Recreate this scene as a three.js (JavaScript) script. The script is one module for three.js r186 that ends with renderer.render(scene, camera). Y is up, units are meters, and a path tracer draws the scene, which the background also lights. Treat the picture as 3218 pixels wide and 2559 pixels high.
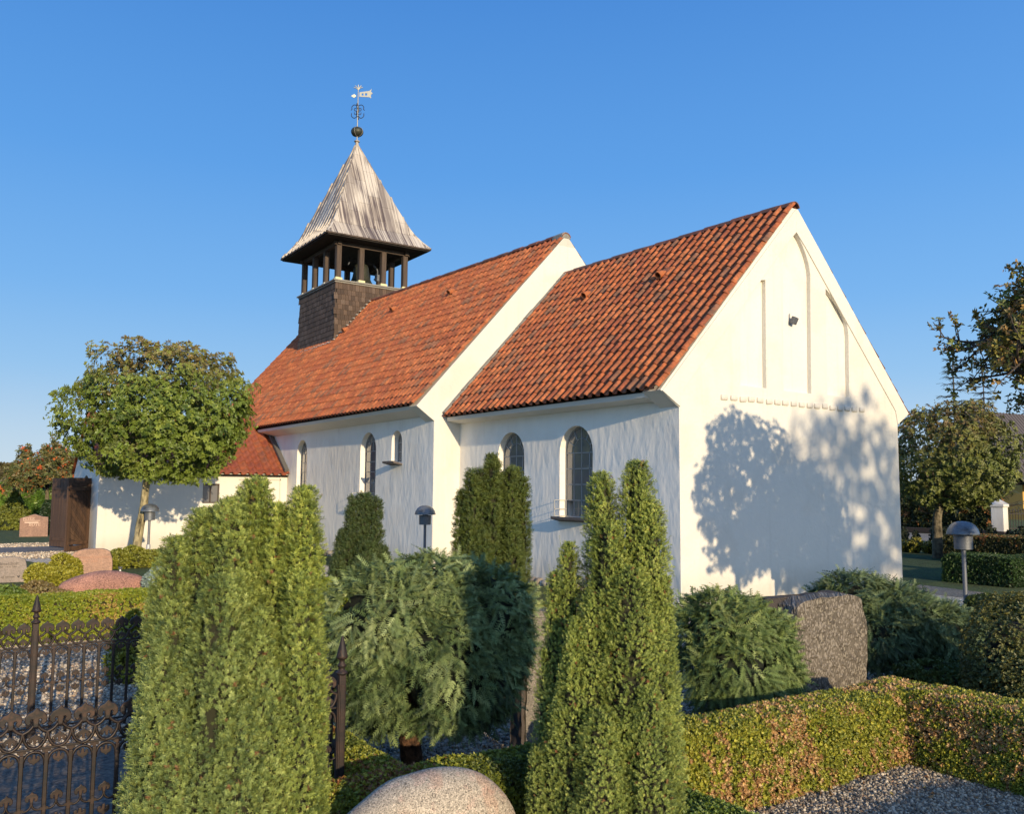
import * as THREE from 'three';
import { mergeGeometries, toCreasedNormals } from 'three/addons/utils/BufferGeometryUtils.js';
import { RoundedBoxGeometry } from 'three/addons/geometries/RoundedBoxGeometry.js';
import { TextGeometry } from 'three/addons/geometries/TextGeometry.js';
import { FontLoader } from 'three/addons/loaders/FontLoader.js';

// ---------------------------------------------------------------- camera, sky, sun, exposure
const scene = new THREE.Scene();
const camera = new THREE.PerspectiveCamera(49.98, 1024 / 815, 0.1, 900);
const EYE = new THREE.Vector3(-11.509, 2.1, 11.494);
camera.position.copy(EYE);
camera.rotation.order = 'YXZ';
camera.rotation.set(5.366 * Math.PI / 180, -34.158 * Math.PI / 180, 0.44 * Math.PI / 180);
scene.add(camera);

const SUN = new THREE.Vector3(-0.145, 0.205, 1).normalize();      // towards the sun
const sun = new THREE.DirectionalLight(new THREE.Color().setRGB(1.0, 0.80, 0.53), 5.0);
sun.position.copy(SUN).multiplyScalar(120);
sun.castShadow = true;
sun.shadow.mapSize.set(4096, 4096);
Object.assign(sun.shadow.camera, { left: -60, right: 60, top: 50, bottom: -50, near: 1, far: 320 });
scene.add(sun); scene.add(sun.target);

{ // one computed clear sky: deep blue overhead, pale at the horizon, warmer round the low sun
  const W = 512, H = 256, data = new Float32Array(W * H * 4);
  const stops = [[-90, .16, .17, .15], [-2, .30, .33, .33], [0, .62, .73, .80], [3, .50, .67, .83], [7, .31, .56, .86], [12, .195, .46, .86], [20, .115, .355, .80], [31, .068, .255, .68], [60, .04, .16, .50], [90, .03, .12, .42]];
  for (let j = 0; j < H; j++) {
    const el = ((j + .5) / H - .5) * Math.PI, e = el * 180 / Math.PI;
    let k = 0; while (k < stops.length - 2 && e > stops[k + 1][0]) k++;
    const a = stops[k], b = stops[k + 1], t = Math.min(1, Math.max(0, (e - a[0]) / (b[0] - a[0])));
    for (let i = 0; i < W; i++) {
      const az = ((i + .5) / W - .5) * 2 * Math.PI;
      const x = Math.cos(el) * Math.cos(az), z = Math.cos(el) * Math.sin(az), y = Math.sin(el);
      const c = x * SUN.x + y * SUN.y + z * SUN.z;
      const g = Math.exp((c - 1) * 7) * (e > -2 ? 1 : .25), wide = Math.pow(Math.max(0, .5 + .5 * c), 2) * (e > -2 ? 1 : 0);
      const o = (j * W + i) * 4;
      data[o] = a[1] + (b[1] - a[1]) * t + g * .7 + wide * .12;
      data[o + 1] = a[2] + (b[2] - a[2]) * t + g * .62 + wide * .18;
      data[o + 2] = a[3] + (b[3] - a[3]) * t + g * .5 + wide * .26;
      data[o + 3] = 1;
    }
  }
  const sky = new THREE.DataTexture(data, W, H, THREE.RGBAFormat, THREE.FloatType);
  sky.mapping = THREE.EquirectangularReflectionMapping;
  sky.minFilter = sky.magFilter = THREE.LinearFilter;
  sky.needsUpdate = true;
  scene.background = sky; scene.environment = sky;
}
const renderer = new THREE.WebGLRenderer({ antialias: true });
renderer.setSize(1024, 815);
renderer.toneMapping = THREE.LinearToneMapping;
renderer.toneMappingExposure = 1.0;
renderer.shadowMap.enabled = true;

// ---------------------------------------------------------------- helpers
let seed = 12345;
const rnd = () => { seed |= 0; seed = seed + 0x6D2B79F5 | 0; let t = Math.imul(seed ^ seed >>> 15, 1 | seed); t = t + Math.imul(t ^ t >>> 7, 61 | t) ^ t; return ((t ^ t >>> 14) >>> 0) / 4294967296; };
const rr = (a, b) => a + (b - a) * rnd();
const pick = a => a[Math.floor(rnd() * a.length)];
const V = (x, y, z) => new THREE.Vector3(x, y, z);
const C = (r, g, b) => new THREE.Color().setRGB(r, g, b);
const lerp = (a, b, t) => a + (b - a) * t, clamp = (x, a = 0, b = 1) => Math.min(b, Math.max(a, x)), sstep = (a, b, x) => { const t = clamp((x - a) / (b - a)); return t * t * (3 - 2 * t); };

// value noise, 3-D, and a periodic 2-D version for textures
const hash3 = (x, y, z) => { let h = Math.imul(x, 374761393) ^ Math.imul(y, 668265263) ^ Math.imul(z, 2147483647 ^ 0x5bd1e995); h = Math.imul(h ^ h >>> 13, 1274126177); h ^= h >>> 16; return (h >>> 0) / 4294967296; };
function noise3(x, y, z) {
  const xi = Math.floor(x), yi = Math.floor(y), zi = Math.floor(z); let u = x - xi, v = y - yi, w = z - zi;
  u = u * u * (3 - 2 * u); v = v * v * (3 - 2 * v); w = w * w * (3 - 2 * w);
  const L = (dx, dy, dz) => hash3(xi + dx, yi + dy, zi + dz);
  return lerp(lerp(lerp(L(0, 0, 0), L(1, 0, 0), u), lerp(L(0, 1, 0), L(1, 1, 0), u), v), lerp(lerp(L(0, 0, 1), L(1, 0, 1), u), lerp(L(0, 1, 1), L(1, 1, 1), u), v), w);
}
function fbm3(x, y, z, n = 4) { let s = 0, a = .5, t = 0; for (let i = 0; i < n; i++) { s += a * noise3(x, y, z); t += a; a *= .5; x = x * 2.03 + 11; y = y * 2.03 + 7; z = z * 2.03 + 3; } return s / t; }
function pnoise(x, y, px, py, s = 0) {
  const xi = Math.floor(x), yi = Math.floor(y); let u = x - xi, v = y - yi; u = u * u * (3 - 2 * u); v = v * v * (3 - 2 * v);
  const m = (a, p) => ((a % p) + p) % p, L = (dx, dy) => hash3(m(xi + dx, px), m(yi + dy, py), 97 + s);
  return lerp(lerp(L(0, 0), L(1, 0), u), lerp(L(0, 1), L(1, 1), u), v);
}
function pfbm(x, y, fx, fy, n = 4, s = 0) { let r = 0, a = .5, t = 0; for (let i = 0; i < n; i++) { r += a * pnoise(x * fx, y * fy, fx, fy, s + i * 13); t += a; a *= .5; fx *= 2; fy *= 2; } return r / t; }
function tex(size, fn, srgb = false, rep = 1, h = size) {   // fn(u, v) -> [r, g, b] 0..1 (linear values when srgb, they are encoded)
  const d = new Uint8Array(size * h * 4), enc = c => srgb ? (c <= .0031308 ? 12.92 * c : 1.055 * Math.pow(c, 1 / 2.4) - .055) : c;
  for (let j = 0; j < h; j++) for (let i = 0; i < size; i++) {
    const c = fn((i + .5) / size, (j + .5) / h), o = (j * size + i) * 4;
    for (let k = 0; k < 3; k++) d[o + k] = Math.round(255 * clamp(enc(clamp(typeof c === 'number' ? c : c[k]))));
    d[o + 3] = 255;
  }
  const t = new THREE.DataTexture(d, size, h); t.wrapS = t.wrapT = THREE.RepeatWrapping; t.magFilter = THREE.LinearFilter; t.minFilter = THREE.LinearMipmapLinearFilter; t.generateMipmaps = true;
  if (srgb) t.colorSpace = THREE.SRGBColorSpace; t.repeat.set(rep, rep); t.needsUpdate = true; return t;
}
const withRep = (t, x, y = x) => { const c = t.clone(); c.repeat.set(x, y); c.needsUpdate = true; return c; };
const std = (o) => new THREE.MeshStandardMaterial(Object.assign({ roughness: .9, metalness: 0, side: THREE.DoubleSide }, o));

const used = {};
function numbered(name) { const n = used[name] = (used[name] ?? -1) + 1; return n ? name + '_' + String(n).padStart(3, '0') : name; }
function thing(name, label, category, [x, y, z] = [0, 0, 0], turn = 0, group) {
  const o = new THREE.Group(); o.name = numbered(name); scene.add(o); o.position.set(x, y, z); o.rotation.y = turn;
  o.userData = { label, category }; if (group) o.userData.group = group; return o;
}
function mesh(name, geo, mat, parent = scene) {
  const g = Array.isArray(geo) ? (geo.length > 1 ? merge(geo) : geo[0]) : geo;
  const m = new THREE.Mesh(g, mat); m.name = numbered(name); m.castShadow = m.receiveShadow = true; parent.add(m); return m;
}
function merge(list) {
  const gs = list.map(g => { g = g.index ? g.toNonIndexed() : g; const o = new THREE.BufferGeometry(); o.setAttribute('position', g.attributes.position); if (!g.attributes.normal) g.computeVertexNormals(); o.setAttribute('normal', g.attributes.normal); o.setAttribute('uv', g.attributes.uv ?? new THREE.BufferAttribute(new Float32Array(g.attributes.position.count * 2), 2)); return o; });
  return mergeGeometries(gs, false);
}
function struct(name, geo, mat) { const m = mesh(name, geo, mat); m.userData.kind = 'structure'; return m; }
function tag(o, label, category, group, kind) { if (label) o.userData.label = label; if (category) o.userData.category = category; if (group) o.userData.group = group; if (kind) o.userData.kind = kind; return o; }
const box = (w, h, d, x = 0, y = 0, z = 0) => new THREE.BoxGeometry(w, h, d).translate(x, y, z);
const rbox = (w, h, d, r, x = 0, y = 0, z = 0, s = 2) => new RoundedBoxGeometry(w, h, d, s, r).translate(x, y, z);
const cyl = (r0, r1, h, n, x = 0, y = 0, z = 0) => new THREE.CylinderGeometry(r1, r0, h, n).translate(x, y + h / 2, z);
function tube(pts, r, seg = 12, rad = 6, closed = false) { const c = new THREE.CatmullRomCurve3(pts.map(p => Array.isArray(p) ? V(...p) : p), closed, 'centripetal'); return new THREE.TubeGeometry(c, seg, r, rad, closed); }
function taper(pts, r0, r1, seg = 10, rad = 7) {   // tube whose radius runs from r0 to r1
  const c = new THREE.CatmullRomCurve3(pts.map(p => Array.isArray(p) ? V(...p) : p)), g = new THREE.TubeGeometry(c, seg, 1, rad), p = g.attributes.position, q = V(0, 0, 0);
  for (let i = 0; i <= seg; i++) { const o = c.getPointAt(i / seg), r = lerp(r0, r1, i / seg); for (let j = 0; j <= rad; j++) { const k = i * (rad + 1) + j; q.fromBufferAttribute(p, k).sub(o).multiplyScalar(r).add(o); p.setXYZ(k, q.x, q.y, q.z); } }
  return g;
}
function shapeOf(pts, holes = []) { const s = new THREE.Shape(pts.map(p => new THREE.Vector2(...p))); for (const h of holes) s.holes.push(h instanceof THREE.Path ? h : new THREE.Path(h.map(p => new THREE.Vector2(...p)))); return s; }
const extr = (s, depth, bevel = 0, cs = 10) => new THREE.ExtrudeGeometry(s, { depth, bevelEnabled: bevel > 0, bevelSize: bevel, bevelThickness: bevel, bevelSegments: 2, curveSegments: cs });
function displace(g, amp, f, oct = 4) { const p = g.attributes.position, n = g.attributes.normal; for (let i = 0; i < p.count; i++) { const a = (fbm3(p.getX(i) * f + 31, p.getY(i) * f + 17, p.getZ(i) * f + 5, oct) - .5) * 2 * amp; p.setXYZ(i, p.getX(i) + n.getX(i) * a, p.getY(i) + n.getY(i) * a, p.getZ(i) + n.getZ(i) * a); } g.computeVertexNormals(); return g; }

// instanced foliage: list of {m: Matrix4, c: Color}
function scatter(name, geo, mat, list, parent = scene) {
  const im = new THREE.InstancedMesh(geo, mat, list.length); im.name = numbered(name); im.castShadow = im.receiveShadow = true;
  for (let i = 0; i < list.length; i++) { im.setMatrixAt(i, list[i].m); im.setColorAt(i, list[i].c); }
  parent.add(im); return im;
}
const _q = new THREE.Quaternion(), _q2 = new THREE.Quaternion(), _y = V(0, 1, 0);
function place(pos, dir, roll, s) {   // +y of the piece turned to dir, rolled about it
  _q.setFromUnitVectors(_y, dir); _q2.setFromAxisAngle(_y, roll); _q.multiply(_q2);
  return new THREE.Matrix4().compose(pos, _q, typeof s === 'number' ? V(s, s, s) : s);
}
function rdir() { const z = rr(-1, 1), a = rr(0, 6.2832), r = Math.sqrt(1 - z * z); return V(r * Math.cos(a), z, r * Math.sin(a)); }

// ---- leaf-sized pieces
function blade(list, base, dir, side, L, Wd, fold = .15, curl = 0) {   // one leaf as a folded lozenge, 4 triangles
  const nrm = V(0, 0, 0).crossVectors(side, dir).normalize();
  const P = (a, b, c) => base.clone().addScaledVector(dir, a).addScaledVector(side, b).addScaledVector(nrm, c);
  const b0 = P(0, 0, 0), m = P(L * .55, 0, -fold * Wd), t = P(L, 0, -curl * L), l = P(L * .5, -Wd / 2, fold * Wd), r = P(L * .5, Wd / 2, fold * Wd);
  for (const [p, q, s] of [[b0, r, m], [b0, m, l], [m, r, t], [m, t, l]]) list.push(p, q, s);
}
function fromTris(list) { const g = new THREE.BufferGeometry(), a = new Float32Array(list.length * 3); list.forEach((p, i) => p.toArray(a, i * 3)); g.setAttribute('position', new THREE.BufferAttribute(a, 3)); g.setAttribute('uv', new THREE.BufferAttribute(new Float32Array(list.length * 2), 2)); g.computeVertexNormals(); return g; }
function rosette(n, L, Wd, up = .5, jit = .35) {   // whorl of leaves round +y
  const t = [];
  for (let i = 0; i < n; i++) { const a = i / n * 6.283 + rr(-jit, jit), u = up + rr(-.3, .3); const d = V(Math.cos(a), u, Math.sin(a)).normalize(); const s = V(-Math.sin(a), rr(-.3, .3), Math.cos(a)).normalize(); const l = L * rr(.75, 1.1); blade(t, V(0, rr(-.15, .3) * L, 0), d, s, l, Wd * l / L, .16, .12); }
  return fromTris(t);
}
function needleSprig(n, L, nl, nw) {   // juniper: needles round a short stem along +y
  const t = [];
  for (let i = 0; i < n; i++) { const f = i / n, a = i * 2.4 + rr(-.3, .3), u = lerp(.1, 1.1, f); const d = V(Math.cos(a), u, Math.sin(a)).normalize(), s = V(-Math.sin(a), 0, Math.cos(a)); const b = V(0, f * L, 0), l = nl * rr(.8, 1.15), w = nw; const e = b.clone().addScaledVector(d, l), m1 = b.clone().addScaledVector(d, l * .35).addScaledVector(s, w), m2 = b.clone().addScaledVector(d, l * .35).addScaledVector(s, -w); t.push(b, m1, m2, m1, e, m2); }
  return fromTris(t);
}
function flatSpray(n, L, nl, nw) {   // yew: two combs of needles in the xy plane along +y, drooping a little
  const t = [];
  const at = f => V(0, f * L, -.12 * L * f * f);
  for (let i = 0; i < n; i++) for (const sd of [-1, 1]) {
    const f = (i + .5 + rr(-.2, .2)) / n, b = at(f), k = Math.sin(Math.PI * (f * .75 + .2)), d = V(sd, .45 + .5 * f, rr(-.05, .3)).normalize(), l = nl * lerp(.55, 1, k), w = nw;
    const s = V(-d.y, d.x, 0), e = b.clone().addScaledVector(d, l), m = b.clone().addScaledVector(d, l * .5); t.push(b.clone().addScaledVector(s, w), e, b.clone().addScaledVector(s, -w), b.clone().addScaledVector(s, w), m.clone().addScaledVector(s, w).add(V(0, 0, .002)), e);
  }
  for (const i of [0, 1, 2]) { const a = at(i / 3), b = at((i + 1) / 3); t.push(a.clone().add(V(.003, 0, 0)), b, a.clone().add(V(-.003, 0, 0))); }
  return fromTris(t);
}
const leafMat = std({ color: 0xffffff, roughness: .5 }), needleMat = std({ color: 0xffffff, roughness: .62 });
const woodDark = std({ color: C(.045, .03, .02), roughness: 1 });
// ---------------------------------------------------------------- textures and materials of the setting
const T = {
  plasterRough: tex(1024, (u, v) => { // limewash brushed over rough masonry: long slanted daubs
    const wx = pfbm(u, v, 4, 4, 3, 5) * .5, d = pfbm((u + wx * .05 + 1) % 1, (v + .12 * wx) % 1, 24, 9, 3, 1), e = pfbm((u + .1 * wx) % 1, v, 44, 20, 3, 2), b = pfbm(u, v, 9, 5, 3, 3);
    return clamp(.26 * d + .14 * e + .8 * b);
  }),
  plasterFine: tex(512, (u, v) => clamp(.6 * pfbm(u, v, 5, 5, 4, 8) + .4 * pfbm(u, v, 40, 40, 3, 9))),
  limeCol: tex(512, (u, v) => { const a = pfbm(u, v, 3, 4, 5, 21), b = pfbm(u, v, 22, 18, 3, 22), k = .955 + .06 * (a - .5) + .04 * (b - .5); return [k, k * .99, k * (.965 + .03 * (a - .5))]; }, true),
  wallCol: tex(1024, (u, v) => { const a = pfbm(u, v, 5, 6, 5, 21), b = pfbm(u, v, 60, 40, 3, 22), st = pfbm(u, v, 70, 4, 3, 23), pt = sstep(.55, .68, pfbm(u, v, 9, 9, 4, 24)), y = v * 9; const splash = sstep(.75, .1, y + .5 * (a - .5)) * (.5 + .8 * b), k = .965 + .07 * (a - .5) + .04 * (b - .5) - .045 * sstep(.6, .8, st) - .035 * pt - .16 * splash; return [k, k * (.992 - .015 * pt - .03 * splash), k * (.97 - .03 * pt - .06 * splash)]; }, true),
  speck: tex(512, (u, v) => { const a = pfbm(u, v, 90, 90, 2, 31), b = pfbm(u, v, 150, 150, 1, 32), c = pfbm(u, v, 6, 6, 4, 33); const k = .62 + .5 * (a - .5) + (b > .72 ? .32 : b < .22 ? -.34 : 0) + .35 * (c - .5); return [k, k * (1 - .05 * c), k * (1 - .1 * c)]; }, true),
  streak: tex(1024, (u, v) => { const a = pfbm(u, v, 44, 3, 4, 41), b = pfbm(u, v, 8, 5, 4, 42), c = pfbm(u, v, 160, 5, 2, 43), d = pfbm(u, v, 4, 4, 4, 44); const k = sstep(.39, .61, .40 * a + .34 * b + .26 * c), m = sstep(.46, .62, d) * .55; return [lerp(lerp(.13, .66, k), .34, m), lerp(lerp(.10, .58, k), .285, m), lerp(lerp(.092, .46, k), .225, m)]; }, true),
  wood: tex(512, (u, v) => { const a = pfbm(u, v, 40, 3, 4, 51), b = pfbm(u, v, 6, 4, 4, 52); const k = .55 + .6 * (a - .5) + .6 * (b - .5); return [k, k * .96, k * .92]; }, true),
  tile: tex(256, (u, v) => { const a = pfbm(u, v, 6, 6, 4, 61), b = pfbm(u, v, 24, 24, 3, 62); const k = .74 + .5 * (a - .5) + .35 * (b - .5), l = sstep(.6, .74, pfbm(u, v, 9, 9, 3, 63)); return [lerp(k, .42, l * .6), lerp(k, .55, l * .6), lerp(k, .6, l * .6)]; }, true),
  grassCol: tex(1024, (u, v) => { const a = pfbm(u, v, 6, 6, 5, 71), b = pfbm(u, v, 120, 120, 2, 72), c = pfbm(u, v, 28, 28, 3, 73); const k = .55 + .9 * (b - .5) + .5 * (c - .5); return [k * lerp(.085, .15, a), k * lerp(.155, .19, a), k * lerp(.035, .045, a)]; }, true),
  grassB: tex(512, (u, v) => pfbm(u, v, 100, 100, 3, 75)),
  gravCol: tex(1024, (u, v) => { const a = pfbm(u, v, 130, 130, 1, 81), b = pfbm(u, v, 70, 70, 2, 82), c = pfbm(u, v, 5, 5, 4, 83); const k = clamp(.18 + .55 * a * b * 2 + .2 * (c - .5) + (a > .7 ? .18 : 0), .04, .75); return [k, k * .92, k * .8]; }, true),
  gravB: tex(1024, (u, v) => .6 * pfbm(u, v, 110, 110, 2, 81) + .4 * pfbm(u, v, 60, 60, 2, 82)),
  iron: tex(256, (u, v) => { const a = pfbm(u, v, 8, 8, 5, 91); const k = sstep(.5, .7, a); return [lerp(.016, .055, k), lerp(.014, .032, k), lerp(.0135, .022, k)]; }, true),
  bark: tex(256, (u, v) => { const a = pfbm(u, v, 12, 4, 4, 95), b = pfbm(u, v, 5, 9, 4, 96); const k = .4 + .9 * (a - .5) + .7 * (b - .5); return [k, k * .93, k * .72]; }, true),
};
const M = {
  wallRough: std({ color: C(.93, .885, .80), map: withRep(T.wallCol, 1 / 9), bumpMap: withRep(T.plasterRough, .42), bumpScale: .02, roughness: .95 }),
  wallFine: std({ color: C(.74, .71, .635), map: withRep(T.wallCol, 1 / 9), bumpMap: withRep(T.plasterFine, .5), bumpScale: .012, roughness: .95 }),
  wallPale: std({ color: C(.775, .745, .67), map: withRep(T.wallCol, 1 / 9), bumpMap: withRep(T.plasterFine, .5), bumpScale: .012, roughness: .95 }),
  cornice: std({ color: C(.78, .755, .70), map: withRep(T.limeCol, .5), roughness: .9 }),
  lead: std({ color: 0xffffff, map: withRep(T.streak, .42, .3), roughness: .62, metalness: .15 }),
  leadFlash: std({ color: C(.42, .40, .35), map: withRep(T.speck, 1), roughness: .75 }),
  darkWood: std({ color: C(.15, .11, .085), map: withRep(T.wood, 1.2), roughness: .85 }),
  blackWood: std({ color: C(.05, .042, .036), map: withRep(T.wood, 1.2), roughness: .9 }),
  oak: std({ color: C(.17, .095, .055), map: withRep(T.wood, 1.5), roughness: .75 }),
  bronze: std({ color: C(.10, .105, .075), map: withRep(T.speck, 2), roughness: .55, metalness: .5 }),
  frame: std({ color: C(.30, .30, .29), roughness: .6 }),
  greyPaint: std({ color: C(.42, .41, .385), roughness: .6 }),
  whitePaint: std({ color: C(.78, .76, .70), roughness: .6 }),
  glass: new THREE.MeshPhysicalMaterial({ color: C(.16, .155, .15), roughness: .06, metalness: 0, ior: 1.6, clearcoat: 1, clearcoatRoughness: .03, side: THREE.DoubleSide }),
  iron: std({ color: C(1, 1, 1), map: withRep(T.iron, 3), roughness: .5, metalness: .35 }),
  sill: std({ color: C(.20, .17, .15), map: withRep(T.speck, 2), roughness: .8 }),
  zinc: new THREE.MeshPhysicalMaterial({ color: C(.25, .28, .31), map: withRep(T.plasterFine, 1.5), roughness: .42, metalness: .25, clearcoat: .25, clearcoatRoughness: .25, side: THREE.DoubleSide }),
  zincDull: std({ color: C(.22, .24, .27), map: withRep(T.speck, 2), roughness: .5, metalness: .4 }),
  pole: std({ color: C(.15, .16, .18), roughness: .5, metalness: .3 }),
};
const tileMats = [[.54, .15, .045], [.47, .13, .042], [.60, .185, .06], [.40, .11, .042], [.50, .16, .06], [.33, .14, .07]].map(c => std({ color: C(...c), map: withRep(T.tile, 1.7), roughness: .78 }));
const shingleMats = [[.19, .128, .088], [.155, .105, .074], [.22, .15, .107], [.25, .18, .135], [.13, .09, .066]].map(c => std({ color: C(...c), map: withRep(T.wood, 2), roughness: .9 }));

// ---------------------------------------------------------------- ground
function sheet(pts, y) { // flat polygon in x/z with uv in metres
  const g = new THREE.ShapeGeometry(shapeOf(pts.map(([x, z]) => [x, -z]))); g.rotateX(-Math.PI / 2); g.translate(0, y, 0); return g;
}
{
  const g = new THREE.PlaneGeometry(900, 900, 1, 1); g.rotateX(-Math.PI / 2); const uv = g.attributes.uv; for (let i = 0; i < uv.count; i++) uv.setXY(i, uv.getX(i) * 900, uv.getY(i) * 900);
  struct('ground', g, std({ color: 0xffffff, map: withRep(T.grassCol, .31), bumpMap: withRep(T.grassB, .5), bumpScale: .05, roughness: 1 }));
}
const gravelMat = std({ color: C(.58, .52, .44), map: withRep(T.gravCol, .5), bumpMap: withRep(T.gravB, .5), bumpScale: .03, roughness: 1 });
const gravelPale = std({ color: C(1.25, 1.12, .92), map: withRep(T.gravCol, .33), bumpMap: withRep(T.gravB, .33), bumpScale: .03, roughness: 1 });
struct('gravel_yard', sheet([[-16, 14], [4.5, 14], [4.5, 4.0], [-2, 2.0], [-8.6, -1.7], [-16, -1.9]], .004), gravelMat);
struct('gravel_path', sheet([[-40, -24.9], [-6.85, -24.9], [-6.85, -18.6], [-7.3, -16.9], [-9, -17.1], [-40, -17.1]], .004), gravelPale);
struct('gravel_path', sheet([[-9, -17.1], [-7.3, -16.9], [-3.4, -16.4], [-2.2, -16.2], [-2.2, -14.7], [-3.4, -14.7], [-8.5, -15.0]], .0042), gravelPale);
struct('gravel_path', sheet([[-3.4, -14.7], [-2.2, -14.7], [-2.2, 1.0], [5.9, 1.0], [5.9, 2.6], [-3.4, 2.2]], .0044), gravelPale);
struct('gravel_path', sheet([[5.9, 1.0], [5.9, 3.4], [5.2, 14], [6.6, 14], [7.0, 3.0], [7.5, 0], [8.6, -8], [9, -30], [7.6, -30], [7.1, -8], [6.3, 1.0]], .0045), gravelMat);
struct('paved_path', sheet([[-40, -22.8], [-6.85, -22.6], [-6.85, -19.9], [-40, -20.0]], .012), std({ color: C(.30, .27, .24), map: withRep(T.speck, .6), bumpMap: withRep(T.plasterFine, 1), bumpScale: .01, roughness: .95 }));
struct('gravel_road', sheet([[25, -80], [31.3, -80], [31, -9], [30.5, 60], [24, 60], [24.4, -9]], .006), gravelMat);
struct('kerb', merge([box(.35, .28, 66, 31.55, .12, -43), box(.35, .28, 50, 31.2, .12, 18)]), std({ color: C(.09, .065, .05), map: withRep(T.speck, 1), roughness: 1 }));
{ // lawn beyond the road rises in a low bank
  const g = new THREE.PlaneGeometry(40, 120, 20, 12); g.rotateX(-Math.PI / 2); g.translate(51.8, .15, -20); const p = g.attributes.position, uv = g.attributes.uv;
  for (let i = 0; i < p.count; i++) { const t = sstep(31.7, 44, p.getX(i)); p.setY(i, .16 + .25 * t); uv.setXY(i, p.getX(i), p.getZ(i)); } g.computeVertexNormals();
  struct('lawn', g, std({ color: C(1.25, 1.1, .8), map: withRep(T.grassCol, .21), roughness: 1 }));
}
{ // mown lawn strips and verge between path and wall, the left a little lighter than the rough grass, the right darkened for its shadow
  const lm = std({ color: C(1.15, 1.05, .9), map: withRep(T.grassCol, .4), bumpMap: withRep(T.grassB, .6), bumpScale: .05, roughness: 1 });
  struct('lawn_strip', sheet([[-2.2, -18.2], [-.85, -18.2], [-.85, -8], [0, -8], [0, .9], [-2.2, .9]], .003), lm);
  struct('lawn_strip', sheet([[7.6, 0], [15.6, -1], [15.6, -30], [9.1, -30], [8.7, -8]], .003), std({ color: C(.62, .82, .78), map: withRep(T.grassCol, .4), bumpMap: withRep(T.grassB, .6), bumpScale: .05, roughness: 1 }));  // darker, bluer tint paints in the shadow lying on this lawn
}
{ // loose pebbles on the gravel near the camera
  const gs = [0, 1, 2].map(k => displace(new THREE.IcosahedronGeometry(1, 1), .28, 1.1 + k * .3, 2)), L = [[], [], []];
  const cols = [[.22, .20, .17], [.34, .30, .24], [.15, .14, .125], [.46, .41, .33], [.28, .21, .15], [.12, .105, .09], [.52, .48, .41]];
  let far = 1; const put = (x, z, s) => { _q.setFromEuler(new THREE.Euler(rr(0, 6), rr(0, 6), rr(0, 6))); const c = pick(cols), k = rr(.75, 1.15) * (z < 6.4 && x < -8.5 ? 1.15 : 1.0) * far; L[Math.floor(rnd() * 3)].push({ m: new THREE.Matrix4().compose(V(x, .004 + s * .3, z), _q, V(s * rr(.8, 1.3), s * rr(.55, .8), s * rr(.8, 1.2))), c: C(c[0] * k * 1.06, c[1] * k * .98, c[2] * k * .86) }); };
  const area = (x0, x1, z0, z1, n, s0, s1) => { for (let i = 0; i < n; i++) put(rr(x0, x1), rr(z0, z1), rr(s0, s1)); };
  area(-7.6, -4.4, 7.3, 10, 26000, .006, .013);
  area(-11.8, -9.1, 2.6, 6.3, 14000, .008, .016);
  area(-11.6, -8.6, -1.8, 2.6, 9000, .009, .018);
  area(-9.2, -3, 3.4, 7.0, 22000, .008, .015);
  area(-3, 2.2, 3.6, 6.6, 8000, .009, .018);
  far = 1.4; area(-12.5, -6.9, -24.8, -22.8, 3200, .016, .03); area(-12.5, -6.9, -19.9, -17.1, 3600, .016, .03); area(-7.4, -2.4, -16.4, -15, 2600, .014, .028);
  const root = new THREE.Group(); root.name = 'loose_pebbles'; root.userData = { kind: 'stuff', label: 'loose grey and beige pebbles covering the gravel between the graves', category: 'gravel' }; scene.add(root);
  L.forEach((l, i) => scatter('pebbles', gs[i], std({ color: 0xffffff, roughness: .9 }), l, root));
  const fl = []; for (let i = 0; i < 130; i++) { const k = i < 70 ? [rr(-7.4, -5.2), rr(7.5, 9.5)] : i < 100 ? [rr(-11.2, -9.3), rr(3, 6.2)] : [rr(-8.9, -3.6), rr(4.2, 6.9)]; fl.push({ m: place(V(k[0], .022, k[1]), V(rr(-1, 1), rr(-.1, .25), rr(-1, 1)).normalize(), rr(0, 6), rr(.6, 1.2)), c: pick([C(.30, .16, .05), C(.22, .10, .04), C(.36, .27, .06), C(.16, .09, .04)]) }); }
  const one = []; blade(one, V(0, 0, 0), V(0, 1, 0), V(1, 0, 0), .045, .026, .2, .2);
  const lr = new THREE.Group(); lr.name = 'fallen_leaves'; lr.userData = { kind: 'stuff', label: 'scattered brown fallen leaves on the gravel between the graves', category: 'leaves' }; scene.add(lr); scatter('leaf_litter', fromTris(one), leafMat, fl, lr);
}
// ---------------------------------------------------------------- the church (x along the east gable, z along the nave, metres)
const W = 6.894, HE = 3.63, OV = .452, YK = 3.955, HR = 8.08, LC = 7.842, XM = W / 2;       // chancel
const NO = .764, NHE = 3.81, NOV = .496, NYK = 4.199, NW = -27.25;                          // nave
const ridgeC = z => 8.07 - .011 * z, ridgeN = z => 9.27 + .027 * (-LC - z), eaveN = z => NYK - .006 * (z + LC);
const church = thing('village_church', 'whitewashed village church with red pantile roofs and a shingled wooden bell turret', 'church');
const part = (name, geo, mat, parent = church) => mesh(name, geo, mat, parent);
const grp = (name, parent = church, x = 0, y = 0, z = 0) => { const g = new THREE.Group(); g.name = numbered(name); parent.add(g); g.position.set(x, y, z); return g; };

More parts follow.
